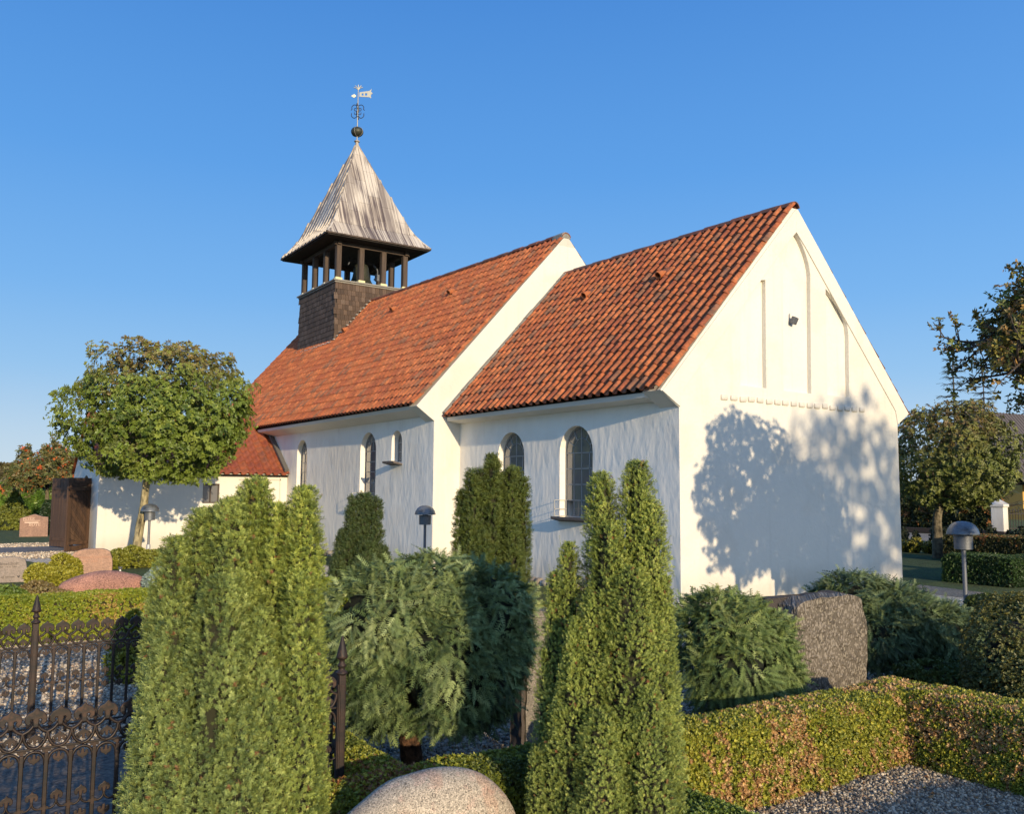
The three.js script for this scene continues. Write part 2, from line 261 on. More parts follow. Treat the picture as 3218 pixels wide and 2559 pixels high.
function archPts(x0, x1, yb, yt, n = 14) { const r = (x1 - x0) / 2, xc = (x0 + x1) / 2, ys = yt - r * 1.02, p = [[x0, yb], [x1, yb]]; for (let i = 0; i <= n; i++) { const a = Math.PI * i / n; p.push([xc + r * Math.cos(a), ys + r * 1.02 * Math.sin(a)]); } return p; }
const WINS = [ // along the wall (s = -z), sill, top, wall plane x, columns, rows, small casement
  { z: -3.05, w: 1.12, yb: 1.50, yt: 3.45, x: 0, cols: 4, rows: 4, hopper: true },
  { z: -5.50, w: 1.10, yb: 1.50, yt: 3.43, x: 0, cols: 4, rows: 4 },
  { z: -11.72, w: 1.06, yb: 1.62, yt: 3.70, x: -NO, cols: 3, rows: 5, hopper: true },
  { z: -9.90, w: .62, yb: 2.80, yt: 3.66, x: -NO, cols: 2, rows: 2, small: true },
  { z: -16.95, w: .92, yb: 1.65, yt: 3.70, x: -NO, cols: 3, rows: 5 },
];
function southWall(x, s0, s1, top, th, wins) {
  const sh = shapeOf([[s0, -.15], [s1, -.15], [s1, top], [s0, top]]);
  for (const w of wins) sh.holes.push(new THREE.Path(archPts(-w.z - w.w / 2, -w.z + w.w / 2, w.yb, w.yt).map(p => new THREE.Vector2(...p))));
  const g = extr(sh, th); g.rotateY(Math.PI / 2); g.translate(x, 0, 0); return g;
}
// chancel and nave side walls (the north sides plain)
part('chancel_wall', southWall(0, .006, LC, 3.86, .75, WINS.slice(0, 2)), M.wallRough);
part('chancel_wall', box(.75, 4.15, LC - .5, W - .375, 1.925, -(LC + .5) / 2), M.wallRough);
part('nave_wall', southWall(-NO, LC + .006, -NW, 4.02, .8, WINS.slice(2)), M.wallRough);
part('nave_wall', box(.8, 4.45, -NW - LC - .46, W + NO - .4, 2.075, (NW - LC - .46) / 2), M.wallRough);

// east gable: front leaf with three blind niches, the wall behind it, raised verge bands and a course of dentils
const gableOut = (ov, he, yk, hr, no) => [[-no + .015, -.15], [W + no, -.15], [W + no, he], [W + no + ov, yk - .04], [XM + .09, hr - .07], [XM - .09, hr - .07], [-no - ov, yk - .04], [-no + .004, he], [-no + .015, he - .03]];
function nicheL() { const p = [[1.65, 4.14], [2.44, 4.13], [2.47, 6.36]]; for (let i = 1; i <= 8; i++) { const t = i / 8; p.push([2.47 - .80 * Math.pow(t, .85), 6.36 - .95 * Math.pow(t, 1.9)]); } return p; }
function nicheR() { const p = [[4.36, 4.14], [5.15, 4.12], [5.18, 5.5]]; for (let i = 1; i <= 8; i++) { const t = i / 8; p.push([5.18 - .78 * Math.pow(t, 1.6), 5.5 + .95 * Math.pow(t, .75)]); } return p; }
function nicheC() { const p = [[2.94, 4.12], [3.85, 4.12], [3.91, 6.65]]; for (let i = 1; i <= 8; i++) { const t = i / 8; p.push([3.91 - .46 * Math.pow(t, 1.5), 6.65 + .90 * Math.pow(t, .85)]); } for (let i = 1; i <= 8; i++) { const t = i / 8; p.push([3.45 - .45 * Math.pow(t, .7), 7.55 - .9 * Math.pow(t, 1.2)]); } return p; }
{
  const o = gableOut(OV, HE, YK, HR, 0);
  const front = extr(shapeOf(o, [nicheL(), nicheC(), nicheR()]), .075, .012).translate(0, 0, -.087);
  const back = extr(shapeOf(gableOut(OV, HE, YK - .005, HR - .01, -.004)), .40).translate(0, 0, -.50);
  const sl = (HR - YK) / (XM + OV), ban = (sg) => { const X = x => XM + sg * (XM - x), d = .42; return extr(shapeOf([[X(-OV + .03), YK - .06], [X(XM - .006), HR - .09], [X(XM - .006), HR - .04 - d * 1.25], [X(XM - .3), HR - .04 - d * 1.32 - .24 * sl], [X(0.06), YK + sl * (OV + .06) - d * 1.35], [X(0.0), HE + .01]]), .012, .008).translate(0, 0, .005); };
  const g = part('gable_wall', front, M.wallFine); part('niche_back', back, M.wallPale); g.userData.label = 'smooth cream east gable with three blind pointed niches';
  part('verge_band', ban(1), M.wallFine); part('verge_band', ban(-1), M.wallFine);
  const dg = [0, 1, 2].map(k => displace(rbox(.185, .105, .085, .022), .008, 9 + k, 2));
  for (let i = 0; i < 18; i++) { const m = mesh('dentil', dg[i % 3], M.wallFine, g); m.position.set(1.20 + i * .2555 + rr(-.012, .012), 3.885 + rr(-.012, .012), -.008); m.rotation.z = rr(-.05, .05); }
}
{
  const g = extr(shapeOf(gableOut(NOV, NHE, NYK, 9.30, NO)), .45, .01).translate(0, 0, -LC - .455);
  part('gable_wall', g, M.wallFine);
  const cap = extr(shapeOf([[-.13, 0], [.13, 0], [.12, .07], [.07, .12], [0, .135], [-.07, .12], [-.12, .07]]), .44, .03).translate(XM, 9.27, -LC - .47);
  part('coping_stone', cap, M.leadFlash);
  const g2 = extr(shapeOf(gableOut(NOV, NHE + .1, NYK + .09, 9.72, NO)), .4).translate(0, 0, NW); part('gable_wall', g2, M.wallFine);
}
// cornices under the eaves: boarded, sloping out from the wall to the tile edge
function cornice(x, ye, ov, z0, z1, h0) { const s = shapeOf([[0, h0], [-ov + .06, ye - .14], [-ov + .03, ye - .05], [.02, ye - .03]]); const g = extr(s, z0 - z1); g.translate(x, 0, z1); return g; }
part('cornice', cornice(0, YK, OV, -.5, -LC + .01, HE + .13), M.cornice);
part('cornice', cornice(-NO, NYK + .04, NOV, -LC - .46, NW, NHE + .13), M.cornice);
// lead flashing where the chancel roof meets the nave gable
{
  const sl = Math.atan2(ridgeC(-LC) - YK, XM + OV), L = Math.hypot(XM + OV, ridgeC(-LC) - YK), list = [];
  for (let i = 0; i < 14; i++) { const b = box(L / 14 - .01, .03, .15, (i + .5) * L / 14, .115 + rr(0, .02), 0); b.rotateZ(sl); b.translate(-OV, YK - .02, -LC + .085); list.push(b); }
  const v = part('flashing', list, M.leadFlash); v.userData.kind = 'stuff';
}

// ---- pantiles
function tileGeo(k) {
  const n = 11, wv = [], L = .405, wd = .275;
  const prof = t => t < .46 ? -.012 * Math.sin(Math.PI * t / .46) : .078 * Math.sin(Math.PI * Math.min(1, (t - .46) / .56));
  const pos = [], uv = [], idx = [];
  const row = (v, lift, dn) => { for (let i = 0; i <= n; i++) { const t = i / n; pos.push((t - .5) * wd + (k - 1) * .003, v, prof(t) + lift - dn); uv.push(t * .27 + k * .3, v + k * .2); } };
  row(0, .030, .022); row(0, .030, 0); row(.02, .031, 0); row(L, .002, 0);
  for (let r = 0; r < 3; r++) for (let i = 0; i < n; i++) { const a = r * (n + 1) + i, b = a + n + 1; idx.push(a, a + 1, b, a + 1, b + 1, b); }
  let g = new THREE.BufferGeometry(); g.setAttribute('position', new THREE.Float32BufferAttribute(pos, 3)); g.setAttribute('uv', new THREE.Float32BufferAttribute(uv, 2)); g.setIndex(idx);
  g = toCreasedNormals(g, .8); return g;
}
const tileGeos = [0, 1, 2].map(tileGeo);
function tileField(parent, { e0, r0, e1, r1, cols, rows, skip, singles = 300, mats = tileMats }) {
  // e0/r0 eave and ridge point at the +u end, e1/r1 at the other; tiles laid from the eave up
  const all = [], U0 = V(0, 0, 0).subVectors(e0, e1).normalize();
  for (let c = 0; c < cols; c++) {
    const t = (c + .5) / cols, e = e0.clone().lerp(e1, t), r = r0.clone().lerp(r1, t), up = r.clone().sub(e), L = up.length(); up.normalize();
    const N = V(0, 0, 0).crossVectors(U0, up).normalize(), U = V(0, 0, 0).crossVectors(up, N);
    for (let k = 0; k < rows; k++) {
      const p = e.clone().addScaledVector(up, k * L / rows - .05); if (skip && skip(p)) continue;
      const m = new THREE.Matrix4().makeBasis(U, up, N); const j = new THREE.Matrix4().makeRotationZ(rr(-.012, .012)); m.multiply(j); const cu = e0.distanceTo(e1) / cols / .253; m.scale(V(cu, (L / rows) / .342, 1));
      m.setPosition(p.addScaledVector(N, .035 + rr(-.004, .005)).addScaledVector(U, rr(-.004, .004)));
      all.push({ m, d: p.distanceTo(EYE), v: Math.floor(rnd() * 3), c: rnd() < .1 ? 5 : Math.floor(rnd() * 5) });
    }
  }
  all.sort((a, b) => a.d - b.d);
  all.slice(0, singles).forEach(t => { const o = new THREE.Mesh(tileGeos[t.v], mats[t.c]); o.name = numbered('roof_tile'); o.castShadow = o.receiveShadow = true; o.applyMatrix4(t.m); parent.add(o); });
  const rest = all.slice(singles);
  for (let c = 0; c < 6; c++) { const l = rest.filter(t => t.c === c); if (!l.length) continue; const im = scatter('roof_tiles', tileGeos[c % 3], mats[c], l.map(t => ({ m: t.m, c: C(1, 1, 1) })), parent); im.userData.kind = 'stuff'; }
}
const deck = (a, b, c, d, down = .05) => { const n = V(0, 0, 0).crossVectors(b.clone().sub(a), d.clone().sub(a)).normalize().multiplyScalar(-down); const g = new THREE.BufferGeometry(), q = [a, b, c, d].map(p => p.clone().add(n)), r = q.map(p => p.clone().add(n)); const f = [[q[0], q[1], q[2]], [q[0], q[2], q[3]], [r[0], r[2], r[1]], [r[0], r[3], r[2]]]; for (let i = 0; i < 4; i++) { const k = (i + 1) % 4; f.push([q[i], r[i], r[k]], [q[i], r[k], q[k]]); } const arr = []; f.flat().forEach(p => arr.push(p.x, p.y, p.z)); g.setAttribute('position', new THREE.Float32BufferAttribute(arr, 3)); g.computeVertexNormals(); return g; };
function ventTile(parent, p, up, N) { // hooded ventilation tile
  const g = [tube([[0, .05, .02], [0, -.02, .075], [0, -.09, .095]], .062, 6, 9), new THREE.TorusGeometry(.062, .014, 6, 12).rotateX(Math.PI / 2.4).translate(0, -.09, .095), rbox(.2, .3, .03, .01, 0, .06, .03)];
  const U = V(0, 0, 0).crossVectors(up, N), m = mesh('vent_tile', g, tileMats[2], parent); m.applyMatrix4(new THREE.Matrix4().makeBasis(U, up, N).scale(V(1.3, 1.3, 1.3)).setPosition(p.clone().addScaledVector(N, .08)));
}
function ridgeTiles(parent, f, z0, z1, n, zm = z0) {
  const shp = shapeOf(Array.from({ length: 9 }, (_, i) => { const a = Math.PI * (.06 + .88 * i / 8); return [.155 * Math.cos(a), .15 * Math.sin(a)]; }).concat(Array.from({ length: 9 }, (_, i) => { const a = Math.PI * (.94 - .88 * i / 8); return [.132 * Math.cos(a), .127 * Math.sin(a)]; })));
  const len = Math.abs(z1 - z0) / n, g = extr(shp, len * 1.08), mats = [std({ color: C(.27, .095, .06), map: withRep(T.tile, 1.5), roughness: .85 }), std({ color: C(.32, .12, .07), map: withRep(T.tile, 1.2), roughness: .85 }), std({ color: C(.22, .10, .07), map: withRep(T.tile, 1.9), roughness: .9 })];
  for (let i = 0; i < n; i++) { const z = z0 - (i + 1) * len, m = mesh('ridge_tile', g, pick(mats), parent); m.position.set(XM + rr(-.006, .006), f(z) - .045 + (i % 2 ? .012 : 0) + rr(-.006, .006), z); m.rotation.x = .03 + rr(-.01, .01); }
  const mo = displace(new THREE.BoxGeometry(.44, .12, Math.abs(z1 - zm), 4, 2, 60), .03, 5, 3); mo.translate(XM, 0, (zm + z1) / 2); const p = mo.attributes.position; for (let i = 0; i < p.count; i++) p.setY(i, p.getY(i) + f(p.getZ(i)) - .07 - .75 * Math.abs(p.getX(i) - XM)); mo.computeVertexNormals();
  mesh('ridge_mortar', mo, std({ color: C(.22, .20, .16), map: withRep(T.speck, 1.5), roughness: 1 }), parent);
}
const TUR = { x: XM, z: -22.68, ax: 1.62, az: 1.97, top: 10.33, bx: 2.28, bz: 2.62, ye: 12.05, ya: 16.95 };
{
  const e0 = V(-OV, YK - .01, .03), r0 = V(XM, HR + .0, .03), e1 = V(-OV, YK - .03, -LC + .02), r1 = V(XM, ridgeC(-LC), -LC + .02);
  const fx = p => V(2 * XM - p.x, p.y, p.z), roof = part('chancel_roof', deck(e0.clone().setZ(-.03), r0.clone().setZ(-.03), r1, e1), M.blackWood); roof.userData.label = 'red pantile roof of the low eastern part';
  tileField(roof, { e0, r0, e1, r1, cols: 31, rows: 17 });
  tileField(roof, { e0: fx(e1).add(V(0, -.05, 0)), r0: fx(r1).add(V(0, -.05, 0)), e1: fx(e0).add(V(0, -.05, -.05)), r1: fx(r0).add(V(0, -.05, -.05)), cols: 31, rows: 17, singles: 0 });
  ridgeTiles(roof, z => ridgeC(z) + .015, -.03, -LC + .02, 19, -.3);
  const up = r0.clone().sub(e0).normalize(), N = V(0, 0, 0).crossVectors(V(0, 0, 1), up);
  ventTile(roof, V(2.31, 6.88, -2.7), up, N); ventTile(roof, V(2.34, 6.91, -5.4), up, N);
  part('deck_boards', deck(fx(e0).setZ(-.03), fx(e1), fx(r1), fx(r0).setZ(-.03)), M.blackWood);
}
{
  const zE = -LC - .02, e0 = V(-NO - NOV, eaveN(zE), zE), r0 = V(XM, ridgeN(zE), zE), e1 = V(-NO - NOV, eaveN(NW), NW), r1 = V(XM, ridgeN(NW), NW);
  const fx = p => V(2 * XM - p.x, p.y, p.z), roof = part('nave_roof', deck(e0, r0, r1, e1), M.blackWood); roof.userData.label = 'red pantile roof of the taller western part';
  const inT = p => p.x > TUR.x - TUR.ax + .05 && p.z < TUR.z + TUR.az - .05 && p.z > TUR.z - TUR.az + .1;
  tileField(roof, { e0, r0, e1, r1, cols: 77, rows: 20, skip: inT });
  tileField(roof, { e0: fx(e1), r0: fx(r1), e1: fx(e0), r1: fx(r0), cols: 77, rows: 20, singles: 0 });
  ridgeTiles(roof, z => ridgeN(z) + .04, zE, TUR.z + TUR.az, 30); ridgeTiles(roof, z => ridgeN(z) + .04, TUR.z - TUR.az, NW, 6);
  const up = r0.clone().sub(e0).normalize(), N = V(0, 0, 0).crossVectors(V(0, 0, 1), up);
  const on = (x, z) => V(x, lerp(eaveN(z), ridgeN(z), (x + NO + NOV) / (XM + NO + NOV)), z);
  ventTile(roof, on(2.45, -12.4), up, N); ventTile(roof, on(2.5, -16.6), up, N); ventTile(roof, on(2.2, -20.2), up, N);
  part('deck_boards', deck(fx(e0), fx(e1), fx(r1), fx(r0)), M.blackWood);
}

// ---- windows: iron frame and bars, each pane its own sheet of glass, sloping sill
function windowUnit(w) {
  const x0 = -w.w / 2, x1 = w.w / 2, r = w.w / 2, H = w.yt - w.yb, ys = H - r * 1.02, rec = w.small ? .24 : .20;
  const outer = archPts(x0, x1, 0, H), f = .035, inner = archPts(x0 + f, x1 - f, f, H - f);
  const fr = [extr(shapeOf(outer, [inner]), .05)], b = .022, bar = (xa, ya, xb, yb2, t = b) => { const L = Math.hypot(xb - xa, yb2 - ya), g = box(t, L, .035); g.rotateZ(-Math.atan2(xb - xa, yb2 - ya)); g.translate((xa + xb) / 2, (ya + yb2) / 2, .026); fr.push(g); };
  const cols = w.cols, rows = w.rows, xs = Array.from({ length: cols + 1 }, (_, i) => lerp(x0 + f, x1 - f, i / cols)), yy = Array.from({ length: rows + 1 }, (_, i) => lerp(f, ys, i / rows));
  for (let i = 1; i < cols; i++) bar(xs[i], f, xs[i], ys); for (let j = 1; j <= rows; j++) bar(x0 + f, yy[j], x1 - f, yy[j]);
  const panes = [], th = .006;
  for (let i = 0; i < cols; i++) for (let j = 0; j < rows; j++) { if (w.hopper && i === 0 && j === 0) continue; panes.push(box(xs[i + 1] - xs[i] - b, yy[j + 1] - yy[j] - b, th, (xs[i] + xs[i + 1]) / 2, (yy[j] + yy[j + 1]) / 2, .03)); }
  const ri = r * .54, ro = r - f, pt = (rad, a) => [rad * Math.cos(a), ys + rad * 1.02 * Math.sin(a)];
  const ring = Array.from({ length: 13 }, (_, i) => V(...pt(ri, Math.PI * i / 12), .026)); fr.push(tube(ring, .012, 18, 5));
  const ns = cols === 4 ? 6 : 4;
  for (let i = 1; i < ns; i++) { const a = Math.PI * i / ns; bar(...pt(ri, a), ...pt(ro, a)); }
  bar(0, ys, 0, ys + ri * 1.02);
  const wedge = (ra, rb, a0, a1) => { const p = []; for (let i = 0; i <= 4; i++) p.push(pt(rb, lerp(a0, a1, i / 4))); for (let i = 4; i >= 0; i--) p.push(pt(Math.max(ra, .001), lerp(a0, a1, i / 4))); return extr(shapeOf(p), th).translate(0, 0, .027); };
  for (let i = 0; i < ns; i++) panes.push(wedge(ri + .012, ro, Math.PI * i / ns + .03, Math.PI * (i + 1) / ns - .03));
  panes.push(wedge(0, ri - .012, .03, Math.PI / 2 - .03), wedge(0, ri - .012, Math.PI / 2 + .03, Math.PI - .03));
  const win = part('window', fr, M.frame); win.position.set(w.x + rec, w.yb, w.z); win.rotation.y = -Math.PI / 2;
  for (const g of panes) { const m = mesh('pane', g, M.glass, win); m.rotation.set(rr(-.004, .004), rr(-.006, .006), 0); }
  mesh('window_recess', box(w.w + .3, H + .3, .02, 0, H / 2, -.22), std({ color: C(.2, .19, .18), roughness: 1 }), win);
  const s = displace(extr(shapeOf([[-.06, 0], [rec + .02, .075], [rec + .02, .02], [-.06, -.045]]), w.w + .06), .004, 6, 2); s.translate(0, 0, -w.w / 2 - .03); s.rotateY(Math.PI / 2 + Math.PI); // slope faces outward
  const sill = mesh('sill', s, M.sill, win); sill.position.set(0, -.05, rec);
  if (w.hopper) { // the lowest corner pane opens outward
    const cw = xs[1] - xs[0], ch = yy[1] - yy[0], fg = [box(.013, ch, .016, 0, ch / 2, 0), box(.013, ch, .016, cw, ch / 2, 0), box(cw, .013, .016, cw / 2, 0, 0), box(cw, .013, .016, cw / 2, ch, 0), box(.28, .012, .012, cw * .6, ch * .45, -.06)];
    const cz = mesh('casement', fg, M.greyPaint, win); cz.position.set(-(-xs[cols]) - cw * 0, f, .06); cz.position.x = xs[0]; cz.rotation.y = -Math.PI / 2 * 1.02; 
    cz.scale.set(1.15, 1, 1);
  }
}
WINS.forEach(windowUnit);

// ---- plinth of uneven field stones along the south side
{
  const gs = [0, 1, 2].map(k => displace(new THREE.IcosahedronGeometry(1, 2), .25, 1.3 + k * .4, 2)), mats = [[.5, .45, .36], [.42, .36, .29], [.56, .52, .44]].map(c => std({ color: C(...c), map: withRep(T.speck, 2), roughness: 1 }));
  const pl = part('plinth', [box(.2, .28, LC, .02, -.04, -LC / 2), box(.2, .28, -NW - LC, -NO + .02, -.04, (NW - LC) / 2)], M.wallRough);
  for (const [x, z0, z1] of [[-.03, -.2, -LC + .1], [-NO - .03, -LC - .1, -18.2]]) for (let z = z0; z > z1;) { const l = rr(.16, .34); const m = mesh('plinth_stone', pick(gs), pick(mats), pl); m.position.set(x + rr(-.02, .02), .07 + rr(-.02, .03), z - l / 2); m.scale.set(.13, rr(.06, .1), l * .52); m.rotation.set(rr(-.1, .1), rr(-.2, .2), 0); z -= l; }
}

// ---- bell turret: shingled shaft, lead ledge, open belfry, pyramid spire with a kicked eave
{
  const { x, z, ax, az, top, bx, bz, ye, ya } = TUR, y0 = 7.1;
  const shaft = part('turret_shaft', box(ax * 2 - .04, top - y0, az * 2 - .04, x, (top + y0) / 2, z), M.blackWood);
  const sg = [0, 1, 2].map(k => { const g = displace(box(1, 1, 1), .0, 1); const p = g.attributes.position; for (let i = 0; i < p.count; i++) p.setZ(i, p.getZ(i) * (p.getY(i) < 0 ? 1.15 : .5) + (p.getY(i) < 0 ? .35 : 0)); g.computeVertexNormals(); return g; });
  const rowH = .205, all = [], roofY = xx => lerp(4.22, ridgeN(z), (xx + NO + NOV) / (XM + NO + NOV));
  for (const face of ['S', 'E']) {
    const half = face === 'S' ? az : ax;
    for (let k = 0; k < 18; k++) {
      const y = top - .1 - (k + .5) * rowH; let u = -half - rr(0, .1);
      while (u < half) {
        const w = Math.min(rr(.11, .19), half + .02 - u); if (w < .04) break; const uc = u + w / 2; u += w;
        if (uc < -half) continue;
        const px = face === 'S' ? x - ax : x + uc, pz = face === 'S' ? z + uc : z + az;
        if (y < (face === 'S' ? roofY(x - ax) : Math.min(roofY(px), ridgeN(z))) - .22) continue;
        all.push({ p: V(px, y + rr(-.012, .006), pz), ry: face === 'S' ? -Math.PI / 2 : 0, w, d: face === 'S' ? 0 : 1 });
      }
    }
  }
  const n = all.length; let singles = 300;
  const stuffG = [];
  all.forEach((t, i) => {
    const S = V(t.w - .008, rowH * 1.28, .03);
    if (i * 300 / n % 1 < 300 / n && singles > 0) { singles--; const m = mesh('shingle', sg[i % 3], pick(shingleMats), shaft); m.position.copy(t.p); m.rotation.y = t.ry; m.scale.copy(S); }
    else { const m = new THREE.Matrix4().compose(t.p, new THREE.Quaternion().setFromEuler(new THREE.Euler(0, t.ry, 0)), S), k = rr(.75, 1.5); stuffG.push({ m, c: C(k * .15, k * .103, k * .075) }); }
  });
  if (stuffG.length) scatter('shingles', sg[0], std({ color: 0xffffff, map: withRep(T.wood, 2), roughness: .9 }), stuffG, shaft).userData.kind = 'stuff';
  mesh('lead_ledge', [box(ax * 2 + .22, .05, az * 2 + .22, x, top + .005, z), box(ax * 2 + .1, .06, az * 2 + .1, x, top - .05, z)], M.leadFlash, shaft);
  // dressed lead along the tiles at the foot of the shaft
  const fl = []; for (let i = 0; i < 17; i++) fl.push(rbox(.14, .035, .19, .015, x - ax - .09, roofY(x - ax - .09) + .12 + (i % 2) * .025, z + az - .12 - i * .235));
  for (let i = 0; i < 12; i++) { const xx = x - ax + i * .135; fl.push(rbox(.17, .03, .15, .012, xx, roofY(xx) + .13, z + az + .07)); }
  mesh('flashing', fl, std({ color: C(.6, .57, .5), roughness: .7 }), shaft).userData.kind = 'stuff';

  const bel = part('belfry', [box(ax * 2 + .1, .16, .16, x, ye - .17, z + az - .12), box(ax * 2 + .1, .16, .16, x, ye - .17, z - az + .12), box(.16, .155, az * 2 + .1, x - ax + .12, ye - .17, z), box(.16, .155, az * 2 + .1, x + ax - .12, ye - .17, z)], M.darkWood);
  const postG = rbox(.21, ye - .25 - top - .02, .21, .012), footG = displace(rbox(.29, .12, .29, .015), .012, 8, 2), footM = std({ color: C(.78, .70, .36), roughness: .7 }), footM2 = std({ color: C(.7, .68, .58), roughness: .7 });
  for (let i = 0; i < 4; i++) for (let j = 0; j < 4; j++) { if (i % 3 && j % 3) continue; const px = x + lerp(-ax + .14, ax - .14, i / 3), pz = z + lerp(-az + .14, az - .14, j / 3); const m = mesh('post', postG, M.darkWood, bel); m.position.set(px, (ye - .25 + top + .02) / 2, pz); const f = mesh('lead_foot', footG, j === 3 ? footM : footM2, bel); f.position.set(px, top + .08, pz); }
  mesh('soffit', [box(bx * 2 - .08, .04, bz * 2 - .08, x, ye - .07, z), box(bx * 1.6, .05, bz * 1.6, x, ye - .04, z)], M.blackWood, bel);
  mesh('belfry_floor', box(ax * 2 - .1, .04, az * 2 - .1, x, top + .05, z), M.leadFlash, bel);

  // spire: lead sheets in standing-seam strips, every sheet its own piece
  const yk = ye + .62, f = h => h < yk ? lerp(1, .79, (h - ye) / (yk - ye)) : .79 * (ya - h) / (ya - yk);
  const core = new THREE.BufferGeometry(); { const a = []; const lv = [ye, yk, ya - .001]; const q = (h, sx, szz) => [x + sx * bx * f(h), h, z + szz * bz * f(h)]; const S4 = [[-1, 1], [1, 1], [1, -1], [-1, -1]]; for (let l = 0; l < 2; l++) for (let i = 0; i < 4; i++) { const A = S4[i], B = S4[(i + 1) % 4]; a.push(...q(lv[l], ...A), ...q(lv[l], ...B), ...q(lv[l + 1], ...B), ...q(lv[l], ...A), ...q(lv[l + 1], ...B), ...q(lv[l + 1], ...A)); } core.setAttribute('position', new THREE.Float32BufferAttribute(a, 3)); core.computeVertexNormals(); }
  const spire = part('spire', core, M.leadFlash);
  const clip = (poly, a, b, c) => { const o = []; for (let i = 0; i < poly.length; i++) { const p = poly[i], q = poly[(i + 1) % poly.length], dp = a * p[0] + b * p[1] - c, dq = a * q[0] + b * q[1] - c; if (dp <= 0) o.push(p); if ((dp < 0) !== (dq < 0)) { const t = dp / (dp - dq); o.push([lerp(p[0], q[0], t), lerp(p[1], q[1], t)]); } } return o; };
  const leadMats = [0, 1, 2, 3, 4, 5].map(k => { const t = withRep(T.streak, .30, .13); return std({ color: k < 3 ? C(1, 1, 1) : k < 5 ? C(.9, .88, .86) : C(.78, .75, .73), map: t, bumpMap: withRep(T.plasterFine, .8), bumpScale: .015, roughness: .6, metalness: .12 }); });
  for (const [ux, uz, hw, ot, turn] of [[1, 0, bx, bz, 0], [0, 1, bz, bx, 1], [-1, 0, bx, bz, 2], [0, -1, bz, bx, 3]]) {
    const P = (u, h, d) => { const o = ot * f(h) + d; return turn === 0 ? V(x + u, h + d * .4, z + o) : turn === 1 ? V(x - o, h + d * .4, z + u) : turn === 2 ? V(x - u, h + d * .4, z - o) : V(x + o, h + d * .4, z - u); };
    const step = turn % 2 ? .40 : .52, nS = Math.ceil(hw / step) * 2;
    for (let s = 0; s < nS; s++) {
      const u0 = -nS / 2 * step + s * step, u1 = u0 + step; let h = ye; const cuts = [ye, yk]; let hh = yk + (s % 2 ? .55 : 1.1) + rr(-.15, .15); while (hh < ya) { cuts.push(hh); hh += 1.25 + rr(-.15, .15); } cuts.push(ya);
      for (let k = 0; k < cuts.length - 1; k++) {
        const h0 = cuts[k], h1 = cuts[k + 1]; let poly = [[u0 + .006, h0 + .004], [u1 - .006, h0 + .004], [u1 - .006, h1 - .004], [u0 + .006, h1 - .004]];
        const wa = hw * f(h0), wb = hw * f(h1), m = (wb - wa) / (h1 - h0); // |u| <= wa + m (h - h0)
        poly = clip(poly, 1, -m, wa - m * h0 - .01); poly = clip(poly, -1, -m, wa - m * h0 - .01); if (poly.length < 3) continue;
        const a = [], uv = [], add = (p, d) => { a.push(...P(p[0], p[1], d).toArray()); uv.push(p[0] + turn * 1.3, p[1]); }, n = poly.length;
        for (let i = 1; i < n - 1; i++) for (const p of [poly[0], poly[i], poly[i + 1]]) add(p, .022);
        for (let i = 0; i < n; i++) { const p = poly[i], q = poly[(i + 1) % n]; add(p, .022); add(p, .002); add(q, .022); add(q, .022); add(p, .002); add(q, .002); }
        const g = new THREE.BufferGeometry(); g.setAttribute('position', new THREE.Float32BufferAttribute(a, 3)); g.setAttribute('uv', new THREE.Float32BufferAttribute(uv, 2)); g.computeVertexNormals();
        mesh('lead_sheet', g, pick(leadMats), spire);
      }
      if (s > 0) { // standing seam
        const hs = []; for (let hq = ye; hq < ya; hq += .1) if (Math.abs(u0) < hw * f(hq)) hs.push(hq); if (hs.length > 2) { const pts = [P(u0, hs[0], .03)]; if (hs.at(-1) > yk) pts.push(P(u0, yk, .03)); pts.push(P(u0, hs.at(-1), .03)); mesh('seam', tube(pts, turn % 2 ? .05 : .013, 8, 6), leadMats[0], spire); }
      }
    }
    const hip = [ye, yk, ya - .05].map(h => P(hw * f(h), h, .02)); mesh('hip_roll', taper(hip, .045, .03, 12, 6), leadMats[1], spire);
  }
  mesh('eave_edge', [box(bx * 2 + .04, .05, .05, x, ye - .02, z + bz), box(bx * 2 + .04, .05, .05, x, ye - .02, z - bz), box(.05, .05, bz * 2 - .06, x - bx, ye - .02, z), box(.05, .05, bz * 2 - .06, x + bx, ye - .02, z)], M.darkWood, spire);
  mesh('spire_cap', [cyl(.09, .06, .25, 8, x, ya - .12, z), cyl(.12, .12, .04, 10, x, ya + .1, z)], leadMats[3], spire);

  // finial: rod, ball, scrolls, vane
  const vane = part('weather_vane', cyl(.032, .022, 19.5 - ya, 8, x, ya, z), std({ color: C(.33, .33, .31), roughness: .5, metalness: .5 }));
  const ball = new THREE.SphereGeometry(.27, 20, 14); ball.scale(1, .8, 1); ball.translate(x, 17.5, z); mesh('ball', ball, M.bronze, vane);
  mesh('ball_band', [new THREE.TorusGeometry(.27, .011, 5, 24).scale(1, .8, 1).rotateY(.7).translate(x, 17.5, z), new THREE.TorusGeometry(.27, .011, 5, 24).scale(1, .8, 1).rotateY(2.2).translate(x, 17.5, z)], M.leadFlash, vane);
  for (let i = 0; i < 4; i++) { const a = i * Math.PI / 2 + .6, c = Math.cos(a), s = Math.sin(a), q = (r, y) => [x + c * r, 18.42 + y, z + s * r]; mesh('scroll', [tube([q(.02, .26), q(.16, .3), q(.26, .2), q(.25, .1), q(.3, .06)], .016, 14, 5), tube([q(.02, -.22), q(.14, -.3), q(.26, -.22), q(.27, -.08)], .016, 14, 5), tube([q(.03, .12), q(.14, .14), q(.13, .03), q(.06, .04)], .014, 10, 5), tube([q(.03, -.12), q(.12, -.14), q(.15, -.04)], .014, 8, 5)], M.iron, vane); }
